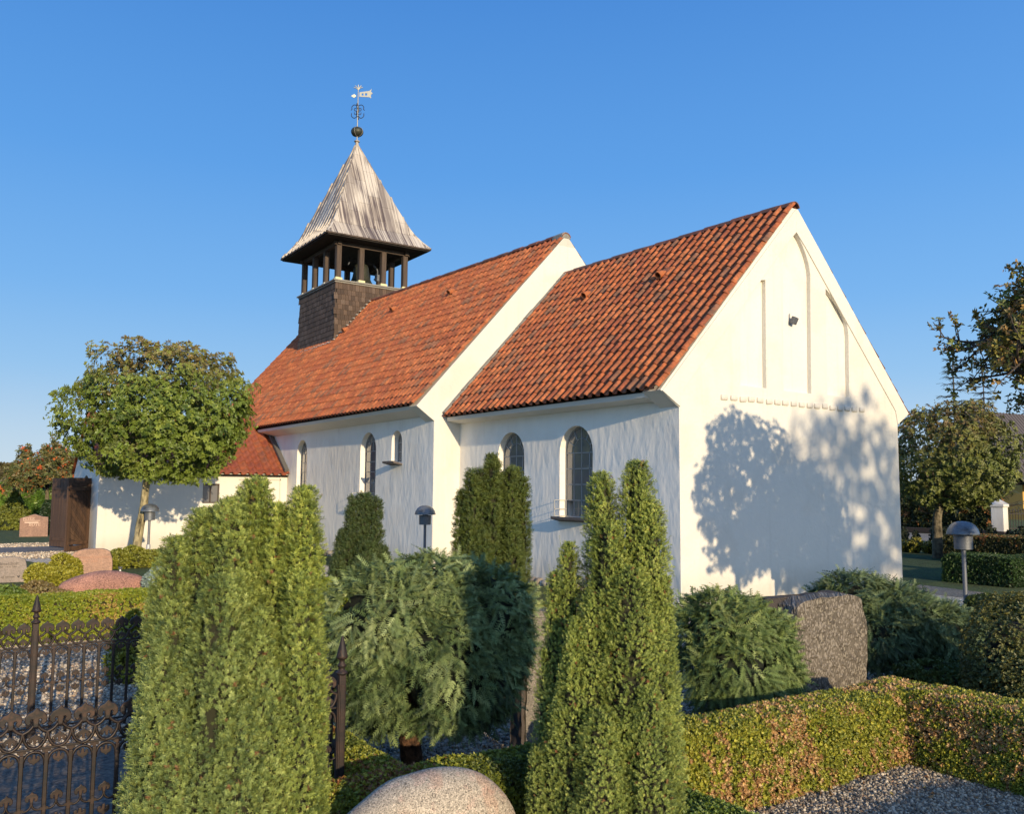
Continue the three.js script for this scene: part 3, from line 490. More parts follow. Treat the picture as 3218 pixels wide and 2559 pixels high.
  const dir = V(.81, 0, .58), flag = extr(shapeOf([[.08, -.13], [.62, -.16], [.72, -.24], [.70, -.02], [.80, .08], [.70, .18], [.74, .34], [.62, .22], [.08, .14]], [[[.2, -.06], [.3, -.06], [.3, .07], [.2, .07]], [[.38, -.06], [.5, -.06], [.5, .08], [.38, .08]]]), .02);
  flag.scale(.8, .75, 1); flag.rotateY(-Math.atan2(dir.z, dir.x)); flag.translate(x, 19.18, z); const fm = std({ color: C(.55, .52, .40), roughness: .45, metalness: .4 }); mesh('vane_flag', flag, fm, vane);
  const tip = extr(shapeOf([[-.1, -.02], [-.2, -.1], [-.36, 0], [-.2, .1], [-.1, .02]]), .02); tip.scale(.85, .85, 1); tip.rotateY(-Math.atan2(dir.z, dir.x)); tip.translate(x, 19.12, z); mesh('vane_pointer', tip, std({ color: C(.8, .74, .52), roughness: .5 }), vane);
  mesh('crown_ornament', Array.from({ length: 5 }, (_, i) => { const a = (i - 2) * .75; return tube([[x, 19.4, z], [x + .09 * Math.sin(a) * dir.x, 19.48 + .06 * Math.cos(a), z + .09 * Math.sin(a) * dir.z], [x + .2 * Math.sin(a) * dir.x, 19.5 + .13 * Math.cos(a), z + .2 * Math.sin(a) * dir.z]], .02, 6, 5); }), fm, vane);
}

// ---- porch on the south side of the nave
{
  const xS = -6.79, zE = -18.34, zW = -23.6, zr = (zE + zW) / 2, ye = 2.54, sl = .745, yr = ye + sl * (zE - zr);
  const east = extr(shapeOf([[xS, -.1], [-NO + .1, -.1], [-NO + .1, ye], [xS, ye]], [[[-3.62, 1.55], [-3.08, 1.55], [-3.08, 2.2], [-3.62, 2.2]]]), .4).translate(0, 0, zE - .4);
  const gab = extr(shapeOf([[-zE + .41, -.1], [-zW, -.1], [-zW, ye], [-zr, yr], [-zE, ye + .005], [-zE + .41, ye - .0]], [archPts(-zr - 1.0, -zr + .75, .02, 2.45)]), .4).rotateY(Math.PI / 2).translate(xS + .004, 0, 0);
  part('porch_wall', east, M.wallFine); part('porch_wall', gab, M.wallFine); part('porch_wall', box(-NO - xS - .45, ye + .1, .4, (-NO + xS) / 2 + .1, ye / 2 - .05, zW + .2), M.wallFine);
  part('string_course', [box(.05, 1.4, .03, -1.0, 1.75, zE + .018), box(1.45, .05, .03, -1.72, 2.36, zE + .018), box(6, .06, .06, -3.75, ye - .02, zE + .034)], M.wallFine);
  const win = part('porch_window', [box(.6, .05, .06, -3.35, 1.56, zE - .1), box(.6, .05, .06, -3.35, 2.18, zE - .1), box(.05, .6, .06, -3.62, 1.87, zE - .1), box(.05, .6, .06, -3.08, 1.87, zE - .1), box(.03, .6, .05, -3.35, 1.87, zE - .1)], M.darkWood);
  for (const sx of [-.135, .135]) mesh('pane', box(.23, .56, .008, -3.35 + sx, 1.87, zE - .12), M.glass, win);
  const e0 = V(xS - .08, ye - .02, zE + .14), r0 = V(xS - .08, yr + .06, zr), e1 = V(-NO + .1, ye - .02, zE + .14), r1 = V(-NO + 1.3, yr + .06, zr);
  const e1b = V(-NO + .02, ye - .02, zE + .14), r1b = V(-NO + .02, yr + .06, zr);
  const roof = part('porch_roof', [deck(e1b, r1b, r0, e0, .04)], M.blackWood);
  tileField(roof, { e0: e1b, r0: r1b, e1: e0, r1: r0, cols: 22, rows: 10, singles: 80, mats: [[.42, .11, .045], [.47, .135, .05], [.39, .10, .045], [.44, .125, .055], [.5, .15, .06], [.36, .12, .06]].map(c => std({ color: C(...c), map: withRep(T.tile, 1.2), roughness: .75 })) });
  const fz = p => V(p.x, p.y, 2 * zr - p.z); part('deck_boards', deck(fz(e0), fz(r0), fz(r1b), fz(e1b), .0), tileMats[1]);
  const v = part('flashing', deck(V(-NO - .02, ye + .02, zE + .12), V(-NO - .02, yr + .1, zr), V(-NO - .16, yr + .1, zr), V(-NO - .16, ye + .02, zE + .12), -.09), M.leadFlash);
  // double plank doors standing open
  function leaf(a, b, h, diag) {
    const L = Math.hypot(b[0] - a[0], b[1] - a[1]), d = part('door', [box(.06, h - .1, .03, .05, h / 2, -.035), box(L - .1, .1, .03, L / 2, .25, -.035), box(L - .1, .1, .03, L / 2, h - .35, -.035)], M.oak);
    d.position.set(a[0], .05, a[1]); d.rotation.y = -Math.atan2(b[1] - a[1], b[0] - a[0]);
    if (!diag) { const n = 8; for (let i = 0; i < n; i++) { const m = mesh('plank', rbox(L / n - .006, h, .045, .006), pick(doorM), d); m.position.set((i + .5) * L / n, h / 2 + rr(-.004, .004), rr(-.003, .003)); } }
    else { mesh('door_frame', [box(.14, h, .06, .07, h / 2, 0), box(.14, h, .06, L - .07, h / 2, 0), box(L - .28, .16, .06, L / 2, .08, 0), box(L - .28, .16, .06, L / 2, h - .08, 0)], doorM[1], d);
      for (let i = -6; i < 14; i++) { let poly = [[.14, i * .2], [L - .14, i * .2 + (L - .28) * 1.15], [L - .14, i * .2 + .19 + (L - .28) * 1.15], [.14, i * .2 + .19]]; poly = poly.map(([p, q]) => [p, clamp(q, .16, h - .16)]); if (Math.max(...poly.map(p => p[1])) - Math.min(...poly.map(p => p[1])) < .06) continue; mesh('plank', extr(shapeOf(poly), .03).translate(0, 0, -.015), pick(doorM), d); } }
    mesh('strap_hinge', [rbox(.5, .05, .015, .004, .3, h - .45, .03), rbox(.5, .05, .015, .004, .3, .35, .03), cyl(.02, .02, .14, 8, .0, h - .52, .02)], M.iron, d);
  }
  const doorM = [[.12, .07, .045], [.15, .085, .05], [.105, .062, .042], [.17, .10, .06]].map(c => std({ color: C(...c), map: withRep(T.wood, 1.4), roughness: .7 }));
  leaf([xS - .02, -19.75], [-7.55, -19.1], 2.3, true);
  leaf([xS - .3, -20.9], [-7.62, -22.2], 2.3, false);
}
// ---------------------------------------------------------------- the bell in the belfry
{
  const { x, z, top } = TUR, t = thing('church_bell', 'dark green bronze bell hanging between the posts of the turret', 'bell', [x + .1, top + .28, z + .55]);
  const pr = [[.0, .92], [.16, .92], [.27, .86], [.31, .74], [.33, .55], [.36, .36], [.43, .17], [.53, .03], [.54, 0], [.50, 0], [.42, .12], [.3, .4], [.26, .7], [0, .8]].map(p => new THREE.Vector2(...p));
  mesh('bell_body', new THREE.LatheGeometry(pr, 32), M.bronze, t);
  mesh('clapper', [cyl(.02, .02, .75, 6, 0, -.05, 0), new THREE.SphereGeometry(.075, 10, 8).translate(0, -.06, 0)], M.iron, t);
  mesh('yoke', [rbox(1.15, .16, .16, .02, 0, 1.02, 0), rbox(.12, .3, .12, .01, 0, .98, 0)], M.blackWood, t);
  mesh('hammer_gear', [tube([[.5, 1.0, 0], [.72, .75, .05], [.66, .45, .1], [.55, .3, .1]], .035, 10, 6), rbox(.18, .3, .14, .02, .72, .42, .05), tube([[-.5, 1.0, 0], [-.62, .8, .05]], .03, 4, 5)], M.zincDull, t);
}
{ // little camera-like flood lamp in the middle niche
  const t = thing('flood_lamp', 'small grey flood lamp fixed in the middle niche of the gable', 'lamp', [3.33, 5.62, -.10]);
  mesh('lamp_housing', rbox(.13, .15, .09, .01).rotateX(.35).rotateZ(-.2).translate(0, 0, .1), M.zincDull, t);
  mesh('bracket', [box(.012, .16, .012, -.05, .07, .03), box(.02, .02, .08, 0, 0, .03)], M.pole, t);
}
// ---------------------------------------------------------------- mushroom lamps
{
  const t = thing('path_lamp', 'grey mushroom lamp on the lawn right of the east gable', 'lamp', [1.99, 0, 4.1], .4, 'mushroom lamps along the church paths');
  const dome = new THREE.LatheGeometry([[0, .205], [.06, .202], [.12, .185], [.175, .145], [.215, .085], [.235, .02], [.237, 0], [.228, .004], [.2, .075], [.13, .16], [0, .19]].map(p => new THREE.Vector2(...p)), 36);
  mesh('dome', dome.translate(0, 1.45, 0), M.zinc, t);
  mesh('drum', [cyl(.132, .137, .21, 28, 0, 1.225, 0), cyl(.06, .06, .06, 16, 0, 1.42, 0)], M.zincDull, t);
  mesh('lamp_pole', cyl(.032, .032, 1.24, 14, 0, 0, 0), M.pole, t);
  const b = t.clone(); b.name = numbered('path_lamp'); scene.add(b); b.position.set(-1.69, 0, -6.53); b.scale.setScalar(1.03); b.userData = { ...t.userData, label: 'grey mushroom lamp before the nave corner, between the two clipped yews' };
  const c = t.clone(); c.name = numbered('path_lamp'); scene.add(c); c.position.set(-6.36, 0, -13.05); c.scale.setScalar(.99); c.userData = { ...t.userData, label: 'mushroom lamp with a thick foot sleeve beside the round tree' };
  mesh('sleeve', cyl(.06, .056, .58, 16, 0, 0, 0), std({ color: C(.5, .5, .5), roughness: .5, metalness: .3 }), c);
}
// ---------------------------------------------------------------- stones
const granite = (c, rep = 1.2, bs = .006) => std({ color: C(...c), map: withRep(T.speck, rep), bumpMap: withRep(T.speck, rep), bumpScale: bs, roughness: .75 });
function slab(w, h, d, { ww = () => 1, hh = () => 1, rough = .02, face = .0, nx = 26, ny = 26, nz = 6, f = 6 } = {}) {
  const g = new THREE.BoxGeometry(w, h, d, nx, ny, nz).toNonIndexed(); const p = g.attributes.position, uv = g.attributes.uv;
  for (let i = 0; i < p.count; i++) {
    const u = p.getX(i) / w, v = p.getY(i) / h + .5, q = p.getZ(i) / d; let x = u * w * ww(v), y = v * h * hh(u * 2), z = q * d;
    const edge = Math.max(sstep(.44, .5, Math.abs(u)), sstep(.95, 1, v)), k = rough * edge;
    const n = (s) => (fbm3(x * f + s, y * f, z * f * 1.4 + s, 3) - .5) * 2;
    x += n(1) * k * Math.sign(u || 1) - Math.sign(u) * k * .5 * (1 - Math.abs(q) * 2) * 0; y += n(40) * k * (v > .9 ? 1 : 0); z += n(80) * face;
    p.setXYZ(i, x, y, z); uv.setXY(i, x + z, y);
  }
  g.computeVertexNormals(); return toCreasedNormals(g, .7);
}
function lens(w, h, d, ex, amp, f) { // boulder: super-ellipsoid half sunk in the ground
  const g = new THREE.SphereGeometry(1, 64, 44), p = g.attributes.position, uv = g.attributes.uv, e = (x, k) => Math.sign(x) * Math.pow(Math.abs(x), k);
  for (let i = 0; i < p.count; i++) p.setXYZ(i, e(p.getX(i), ex[0]) * w / 2, e(p.getY(i), ex[1]) * h, e(p.getZ(i), ex[2]) * d / 2);
  g.computeVertexNormals(); displace(g, amp, f, 4); for (let i = 0; i < p.count; i++) uv.setXY(i, p.getX(i) + p.getZ(i) * .35, p.getY(i) - p.getZ(i) * .9); return g;
}
const graniteNear = std({ color: 0xffffff, roughness: .7, bumpMap: withRep(T.speck, 2), bumpScale: .003,
  map: withRep(tex(1024, (u, v) => { const a = pfbm(u, v, 130, 130, 2, 31), b = pfbm(u, v, 200, 200, 1, 32), c = pfbm(u, v, 4, 4, 4, 33), e = pfbm(u, v, 7, 3, 4, 35), k = .46 + .5 * (a - .5) + (b > .70 ? .2 : b < .26 ? -.22 : 0) + .1 * (c - .5), r = sstep(.52, .68, e) * .6, li = sstep(.66, .72, pfbm(u, v, 16, 16, 3, 37)) * .35; return [k * lerp(1, 1.25, li) * lerp(1, 1.04, r), k * lerp(.84, .66, r), k * lerp(.62, .44, r)]; }, true), 1.1) });
{
  const g = mesh('boulder_headstone', lens(1.28, .585, .56, [.88, .80, .9], .045, 1.7), graniteNear); g.position.set(-9.2, .0, 7.28); g.rotation.y = .12;
  tag(g, 'large rounded beige granite boulder in front, between the two junipers', 'gravestone');
}
{ // tall slab with rough-hewn dark edge behind the weeping yew
  const t = thing('headstone', 'tall smooth grey headstone with a rough dark edge, half hidden by the juniper', 'gravestone', [-7.08, 0, 5.58], -.05);
  mesh('stone', slab(.62, 1.12, .2, { rough: .018, ww: v => 1 - .04 * v, f: 9 }), granite([.36, .32, .26], 1.8), t);
  mesh('rough_edge', displace(new THREE.BoxGeometry(.05, 1.06, .17, 2, 40, 8), .02, 16, 3).translate(-.315, .53, -.01), std({ color: C(.12, .10, .09), map: withRep(T.speck, 2), roughness: 1 }), t);
}
{
  const t = thing('headstone', 'big dark pitted headstone with rounded corners between the two weeping yews', 'gravestone', [-4.38, 0, 6.18], -.06);
  mesh('stone', slab(1.0, 1.12, .26, { rough: .022, ww: v => 1 - .10 * sstep(.72, 1, v) - .02 * Math.sin(v * 7), hh: u => 1 - .05 * Math.pow(Math.abs(u), 4) + .012 * u, f: 8, face: .003 }), std({ color: C(.25, .215, .172), roughness: .8, map: withRep(tex(512, (u, v) => { const a = pfbm(u, v, 70, 50, 2, 131), b = pfbm(u, v, 6, 6, 3, 132); const k = .48 + .3 * (b - .5) + (a > .60 ? .55 : 0) + .3 * (a - .5); return [k, k * .97, k * .9]; }, true), 1.1), bumpMap: withRep(tex(256, (u, v) => sstep(.5, .68, pfbm(u, v, 36, 26, 2, 131))), 1.1), bumpScale: .012 }), t);
  mesh('rough_back', displace(new THREE.BoxGeometry(1.10, 1.1, .14, 30, 34, 4), .03, 7, 3).translate(-.045, .56, -.17), std({ color: C(.085, .072, .066), map: withRep(T.speck, 2), roughness: .95 }), t);
}
const font = await new FontLoader().loadAsync('fonts/droid/droid_serif_regular.typeface.json');
const letters = (s, size, x, y, z) => { const g = new TextGeometry(s, { font, size, depth: .004, curveSegments: 3, bevelEnabled: false }); g.translate(x, y, z); return g; };
{
  const t = thing('headstone', 'light grey headstone with black lettering at the left edge, by the yellow shrub', 'gravestone', [-9.80, 0, -10.6], -.12);
  mesh('stone', slab(.86, .54, .16, { rough: .008, ww: v => 1 - .12 * Math.pow(v, 4), hh: u => 1 - .10 * Math.pow(Math.abs(u), 3) }), granite([.50, .42, .36], 1.6), t);
  const ink = std({ color: C(.05, .045, .045), roughness: .7 }), heart = shapeOf([[0, -.028], [.03, .006], [.024, .024], [.01, .024], [0, .012], [-.01, .024], [-.024, .024], [-.03, .006]]);
  mesh('lettering', [letters('a Hesselholt', .058, -.2, .375, .081), letters('1937  † 9. 8. 2008'.replace('†', '+'), .032, -.12, .318, .081), letters('sket og savnet', .042, -.19, .10, .081), extr(heart, .004).translate(.275, .118, .081)], ink, t);
}
{
  const t = thing('headstone', 'rounded pink granite headstone with faint lettering before the porch', 'gravestone', [-8.06, 0, -10.74], -.2);
  mesh('stone', slab(.88, .66, .17, { rough: .012, ww: v => 1 - .16 * Math.pow(Math.abs(v - .38) * 1.6, 3), hh: u => 1 - .13 * Math.pow(Math.abs(u), 3.2) + .02 * u }), granite([.66, .41, .29], 1.7), t);
  mesh('lettering', [letters('Nørgaard Lauridsen'.replace('ø', 'o'), .052, -.30, .45, .086), letters('1921 - 1999', .045, -.2, .36, .086)], std({ color: C(.46, .25, .17), roughness: .9 }), t);
}
{
  const g = mesh('boulder_headstone', lens(1.66, .46, .5, [.95, .72, .9], .05, 2.4), granite([.60, .31, .23], .8, .012)); g.position.set(-8.42, 0, -6.95); g.rotation.y = -.1;
  tag(g, 'low red granite boulder stone behind the clipped green hedge', 'gravestone');
}
{
  const t = thing('headstone', 'small pink headstone with a peaked top and raised lettering beside the clipped cone bush', 'gravestone', [-7.35, 0, -29.7], -.15);
  mesh('stone', extr(shapeOf([[-.5, 0], [.5, 0], [.48, .78], [.3, .80], [0, .90], [-.3, .80], [-.5, .74]]), .2, .02), granite([.50, .31, .23], 1.4), t);
  const pale = std({ color: C(.66, .47, .36), roughness: .8 });
  mesh('lettering', [box(.62, .02, .012, -.1, .66, .226), letters('PETER', .1, -.42, .685, .222), letters('BOYE', .12, -.2, .44, .222), box(.5, .05, .01, -.1, .58, .226)], pale, t);
}
{
  const g = mesh('grave_slab', displace(new THREE.BoxGeometry(1.9, .09, 1.95, 30, 2, 30).translate(-10.98 - .06, .045, 4.95), .008, 3, 4), std({ color: C(.15, .128, .10), map: withRep(T.speck, .8), bumpMap: withRep(tex(512, (u, v) => pfbm(u, v, 4, 26, 4, 140)), .6), bumpScale: .03, roughness: .7 }));
  tag(g, 'dark grey stone slab lying on the gravel inside the iron fence', 'grave slab');
}
{ // small cup on a stick beside the pink stone
  const t = thing('grave_lantern', 'small white grave light on a stick beside the pink headstone', 'grave light', [-7.52, 0, -10.3]);
  mesh('stick', cyl(.022, .02, .2, 8), M.whitePaint, t); mesh('lid', cyl(.04, .05, .06, 10, 0, .2, 0), M.zincDull, t);
}

// ---------------------------------------------------------------- cast-iron grave fence
{
  const f = thing('iron_fence', 'rusty black cast-iron fence with arrow cresting round the family grave', 'fence', [0, 0, 0]);
  const S = .114;                                                      // bay width
  const spade = k => shapeOf([[0, .048], [.012, .035], [.030, .027], [.041, .010], [.040, -.010], [.031, -.020], [.022, -.014], [.026, -.004], [.021, .006], [.010, .004], [.007, -.03], [-.007, -.03], [-.010, .004], [-.021, .006], [-.026, -.004], [-.022, -.014], [-.031, -.020], [-.040, -.010], [-.041, .010], [-.030, .027], [-.012, .035]].map(([a, b]) => [a * k, b * k]));
  const quat = shapeOf(Array.from({ length: 24 }, (_, i) => { const a = i / 24 * 6.283, r = .010 + .012 * Math.abs(Math.cos(2 * a)); return [r * Math.cos(a), r * Math.sin(a)]; }));
  const crestG = merge([extr(spade(1.16), .014, .004).translate(0, .89, -.006), tube([[0, .885, 0], [-.012, .856, 0], [-.034, .833, 0], [-S / 2, .822, 0]], .0095, 10, 6), tube([[0, .885, 0], [.012, .856, 0], [.034, .833, 0], [S / 2, .822, 0]], .0095, 10, 6)]);
  const ringG = merge([tube([[-S / 2, .822, 0], [-.046, .780, 0], [-.026, .752, 0], [0, .742, 0], [.026, .752, 0], [.046, .780, 0], [S / 2, .822, 0]], .0095, 18, 6), extr(spade(.62), .008, .002).translate(0, .785, -.004), tube([[-.02, .765, 0], [-.034, .785, 0], [-.022, .795, 0]], .004, 6, 5), tube([[.02, .765, 0], [.034, .785, 0], [.022, .795, 0]], .004, 6, 5)]);
  const archG = merge([tube([[-S / 2 + .006, .655, 0], [-.047, .69, 0], [-.03, .715, 0], [0, .725, 0], [.03, .715, 0], [.047, .69, 0], [S / 2 - .006, .655, 0]], .0085, 16, 6), extr(spade(.62), .008, .002).rotateZ(Math.PI).translate(0, .692, .004 - .008)]);
  const barG = merge([rbox(.022, .70, .020, .005, 0, .365, 0), extr(quat, .010).translate(0, .728, -.005), extr(quat, .012).translate(0, .44, .004), extr(quat, .01).translate(0, .10, .006)]);
  const midG = merge([extr(spade(.66), .010, .003).translate(0, .492, -.005), extr(spade(.66), .010, .003).rotateZ(Math.PI).translate(0, .388, .005), tube([[-S / 2, .44, 0], [-.03, .432, 0], [-.008, .445, 0], [0, .47, 0]], .006, 8, 5), tube([[S / 2, .44, 0], [.03, .432, 0], [.008, .445, 0], [0, .47, 0]], .006, 8, 5)]);
  const postG = (() => { const sh = [[0, 1.18], [.008, 1.165], [.024, 1.10], [.034, 1.055], [.036, 1.045], [.030, 1.035], [.017, 1.028], [.017, 1.012], [.026, 1.0], [.028, .99], [.018, .98], [.020, .968], [.036, .955], [.038, .945], [.026, .935], [0, .93]].map(p => new THREE.Vector2(...p)); return merge([new THREE.LatheGeometry(sh, 12), rbox(.046, .94, .046, .006, 0, .47, 0), rbox(.028, .80, .056, .004, 0, .48, 0), rbox(.056, .80, .028, .004, 0, .48, 0), rbox(.075, .1, .075, .008, 0, .03, 0)]); })();
  const mats = [M.iron, std({ color: C(.8, .75, .72), map: withRep(T.iron, 2), roughness: .5, metalness: .3 }), std({ color: C(1.25, 1.1, 1.0), map: withRep(T.iron, 4), roughness: .6, metalness: .2 })];
  const post = (x, z, m = 2) => { const p = mesh('post', postG, mats[m], f); p.position.set(x, 0, z); return p; };
  function panel(x0, z0, x1, z1) {
    const L = Math.hypot(x1 - x0, z1 - z0), n = Math.max(1, Math.round(L / S)), s = L / n;
    const p = mesh('fence_panel', [rbox(L, .016, .016, .004, L / 2, .072, 0), rbox(L, .012, .012, .003, L / 2, .74, 0)], M.iron, f); p.position.set(x0, 0, z0); p.rotation.y = -Math.atan2(z1 - z0, x1 - x0);
    for (let i = 0; i < n; i++) for (const [nm, g, off] of [['crest', crestG, .5], ['ring', ringG, .5], ['arch', archG, .5], ['middle_crest', midG, .5], ['baluster', barG, 1]]) { if (off === 1 && i === n - 1) continue; const m = mesh(nm, g, mats[hash3(i, n, nm.length) < .35 ? 1 : hash3(i + 9, n, nm.length) < .3 ? 2 : 0], p); m.position.x = (i + off) * s; m.scale.x = s / S; }
  }
  const A = [-9.24, 6.28], B = [-9.24, 3.0], P = [-10.6, 3.02];
  post(...A); post(...B, 0); post(...P);
  panel(-11.66, 6.24, A[0] - .03, A[1]); panel(A[0], A[1] - .03, B[0], B[1] + .03); panel(P[0] + .03, P[1], B[0] - .03, B[1]); panel(-11.62, 3.05, P[0] - .03, P[1]);
}

// ---------------------------------------------------------------- beyond the road: gate and house
{
  const gp = (x, z, label) => { const t = thing('gate_pillar', label, 'gate pillar', [x, .2, z], .1); mesh('shaft', rbox(.56, 1.3, .56, .02, 0, .65, 0), M.wallFine, t); mesh('cap', [rbox(.66, .14, .66, .03, 0, 1.28, 0), new THREE.ConeGeometry(.46, .26, 4).rotateY(Math.PI / 4).translate(0, 1.48, 0)], M.wallFine, t); };
  gp(31.7, -10.35, 'white masonry gate pillar left of the iron gate across the road'); gp(33.75, -9.55, 'white masonry gate pillar at the right edge across the road');
  const g = thing('iron_gate', 'low spiked iron gate between the white pillars across the road', 'gate', [32.05, .25, -10.1], -Math.atan2(.55, 1.3));
  for (let i = 0; i < 9; i++) mesh('bar', [cyl(.016, .016, 1.0, 6, .08 + i * .155, 0, 0), new THREE.ConeGeometry(.035, .12, 6).translate(.08 + i * .155, 1.05, 0)], M.iron, g);
  mesh('rail', [box(1.4, .04, .03, .7, .15, .0), box(1.4, .04, .03, .7, .85, 0)], M.iron, g);
  const h = thing('yellow_house', 'yellow house with a dark ribbed roof beyond the gate', 'house', [49, 0, -16], -.1);
  mesh('wall', box(16, 2.6, 7, 5.5, 1.3, -3.6), std({ color: C(.62, .36, .09), map: withRep(T.limeCol, .2), roughness: .9 }), h);
  mesh('plinth', box(16.1, .3, 7.1, 5.5, .15, -3.6), std({ color: C(.15, .14, .13), roughness: 1 }), h);
  const rf = mesh('roof', [new THREE.BufferGeometry().setFromPoints([])].slice(1).concat([deck(V(-3, 2.5, .5), V(-3, 7.6, -3.6), V(14, 7.6, -3.6), V(14, 2.5, .5), .02), deck(V(14, 2.5, -7.7), V(14, 7.6, -3.6), V(-3, 7.6, -3.6), V(-3, 2.5, -7.7), .02)]), std({ color: C(.055, .045, .042), roughness: .85 }), h);
  const rib = tube([[0, 2.53, .5], [0, 5.06, -1.55], [0, 7.63, -3.6]], .06, 2, 5), rm = std({ color: C(.14, .12, .115), roughness: .8 }); for (let i = 0; i < 48; i++) { const m = mesh('rib', rib, rm, rf); m.position.x = -2.9 + i * .36; }
  mesh('fascia', box(17, .22, .08, 5.5, 2.42, .52), M.whitePaint, h);
  mesh('window', [box(.9, 1.1, .06, 1.5, 1.5, -.08), box(.9, 1.1, .06, 5, 1.5, -.08)], M.glass, h);
}
// ---------------------------------------------------------------- hedges
const clusterA = rosette(6, .030, .016, .9), clusterB = rosette(7, .022, .010, 1.2), clusterC = rosette(5, .045, .028, .7), thujaTuft = (() => { const t = []; for (let i = 0; i < 9; i++) { const a = rr(0, 6.28), d = V(Math.cos(a) * .6, 1, Math.sin(a) * .6).normalize(); blade(t, V(0, 0, 0), d, V(-Math.sin(a), 0, Math.cos(a)), rr(.025, .045), .010, .05, .1); } return fromTris(t); })();
const NB = _b => _b;
function basis(pos, dir, nrm, s) { const Y = dir.clone().normalize(), Z = nrm.clone().addScaledVector(Y, -nrm.dot(Y)).normalize(), X = V(0, 0, 0).crossVectors(Y, Z); const m = new THREE.Matrix4().makeBasis(X, Y, Z); m.scale(V(s, s, s)); m.setPosition(pos); return m; }
function mixCol(list, k, j = .2) { const n = list.length - 1, f = clamp(k) * n, i = Math.min(n - 1, Math.floor(f)), t = f - i, a = list[i], b = list[Math.min(n, i + 1)], s = 1 + rr(-j, j); return C(lerp(a[0], b[0], t) * s, lerp(a[1], b[1], t) * s, lerp(a[2], b[2], t) * s); }
function hedge(label, segs, { n = 1200, geo = clusterA, cols, h = .5, size = 1, brown = 0, core = [.03, .025, .012], rough = .034, cat = 'hedge', name = 'hedge', round = .05, col } = {}) {
  // segs: list of [x0, z0, x1, z1] boxes on plan (x0<x1, z0<z1); n leaves tufts per square metre
  const [ox, oz] = [(segs[0][0] + segs[0][2]) / 2, (segs[0][1] + segs[0][3]) / 2], t = thing(name, label, cat, [ox, 0, oz]);
  const cores = [], L = [];
  const inside = (x, z, me) => segs.some(s => s !== me && x > s[0] + .03 && x < s[2] - .03 && z > s[1] + .03 && z < s[3] - .03);
  for (const s of segs) {
    const [x0, z0, x1, z1, hh = h] = s, cw = x1 - x0, cd = z1 - z0, ins = .045;
    cores.push(displace(rbox(cw - 2 * ins, hh - ins, cd - 2 * ins, Math.min(.06, hh * .2), (x0 + x1) / 2 - ox, (hh - ins) / 2, (z0 + z1) / 2 - oz, 2), .01, 4));
    const faces = [[cw * cd, 0], [cw * hh, 1], [cw * hh, 2], [cd * hh, 3], [cd * hh, 4]];
    for (const [ar, f] of faces) for (let i = 0; i < ar * n; i++) {
      let x = rr(x0, x1), z = rr(z0, z1), y = rr(.0, hh), N;
      if (f === 0) { y = hh; N = V(0, 1, 0); } else if (f === 1) { z = z1; N = V(0, 0, 1); } else if (f === 2) { z = z0; N = V(0, 0, -1); } else if (f === 3) { x = x0; N = V(-1, 0, 0); } else { x = x1; N = V(1, 0, 0); }
      if (inside(x, z, s)) continue;
      const bump = (fbm3(x * 3, y * 3, z * 3, 3) - .5) * 2;
      // round the top edges
      const ex = Math.min(x - x0, x1 - x), ez = Math.min(z - z0, z1 - z), et = hh - y; let drop = 0; if (f === 0) { const e = Math.min(ex, ez); drop = round * Math.pow(1 - clamp(e / .1), 2); } else drop = round * Math.pow(1 - clamp(et / .1), 2);
      const p = V(x, y, z).addScaledVector(N, rough * bump - drop + rr(-.028, .012));
      const d = N.clone().addScaledVector(rdir(), .75).add(V(0, .25, 0)).normalize();
      const patch = fbm3(x * 2.2 + 9, y * 2.6, z * 2.2, 3);
      let c = col ? col(x, y, z, patch, f) : mixCol(cols, rr(0, .55) + (patch - .5) * 1.6 + .22, .25);
      if (rnd() < brown * sstep(.45, .65, patch) * 2) c = mixCol([[.22, .10, .035], [.34, .15, .05]], rnd(), .3);
      L.push({ m: place(p.sub(V(ox, 0, oz)), d, rr(0, 6.28), size * rr(.75, 1.25)), c });
    }
  }
  mesh('twigs', cores, std({ color: C(...core), roughness: 1 }), t);
  scatter('leaves', geo, leafMat, L, t); return t;
}
const YG = [[.07, .095, .016], [.17, .20, .024], [.30, .30, .03], [.42, .38, .05]], DG = [[.025, .042, .012], [.06, .09, .02], [.10, .13, .03]], LG = [[.06, .11, .016], [.13, .19, .025], [.21, .25, .04]];
const orange = (x, y, z, p) => { const k = .55 * p + .45 * noise3(x * 14, y * 14, z * 14) + .12 * sstep(-6.2, -7.2, x) * sstep(.5, .1, y); return rnd() < sstep(.46, .66, k) * .8 ? mixCol([[.32, .16, .06], [.52, .30, .12], [.6, .43, .2]], rnd(), .25) : mixCol(YG, rr(.2, 1), .25); };
hedge('clipped yellow-green hedge with orange patches behind the gravel plot, turning the corner on the right', [[-7.55, 7.02, -4.55, 7.45, .535], [-5.05, 7.40, -4.55, 10.2, .545]], { n: 8500, geo: thujaTuft, size: .62, col: orange });
hedge('low dark green hedge edging the left side of the gravel plot behind the right juniper', [[-7.98, 7.5, -7.52, 9.8, .32]], { n: 7000, geo: clusterA, cols: LG, size: .6 });
hedge('low yellow-tipped hedge behind the beige boulder, running back beside the fence post', [[-10.3, 6.52, -7.95, 6.98, .40], [-9.18, 4.6, -8.86, 6.6, .38], [-8.3, 6.9, -7.9, 7.6, .40]], { n: 6500, geo: clusterA, size: .68, cols: YG, brown: .25 });
hedge('low hedge at the foot of the iron fence in the left corner', [[-11.8, 6.42, -10.3, 6.95, .30]], { n: 3000, geo: clusterA, cols: LG, size: .8 });
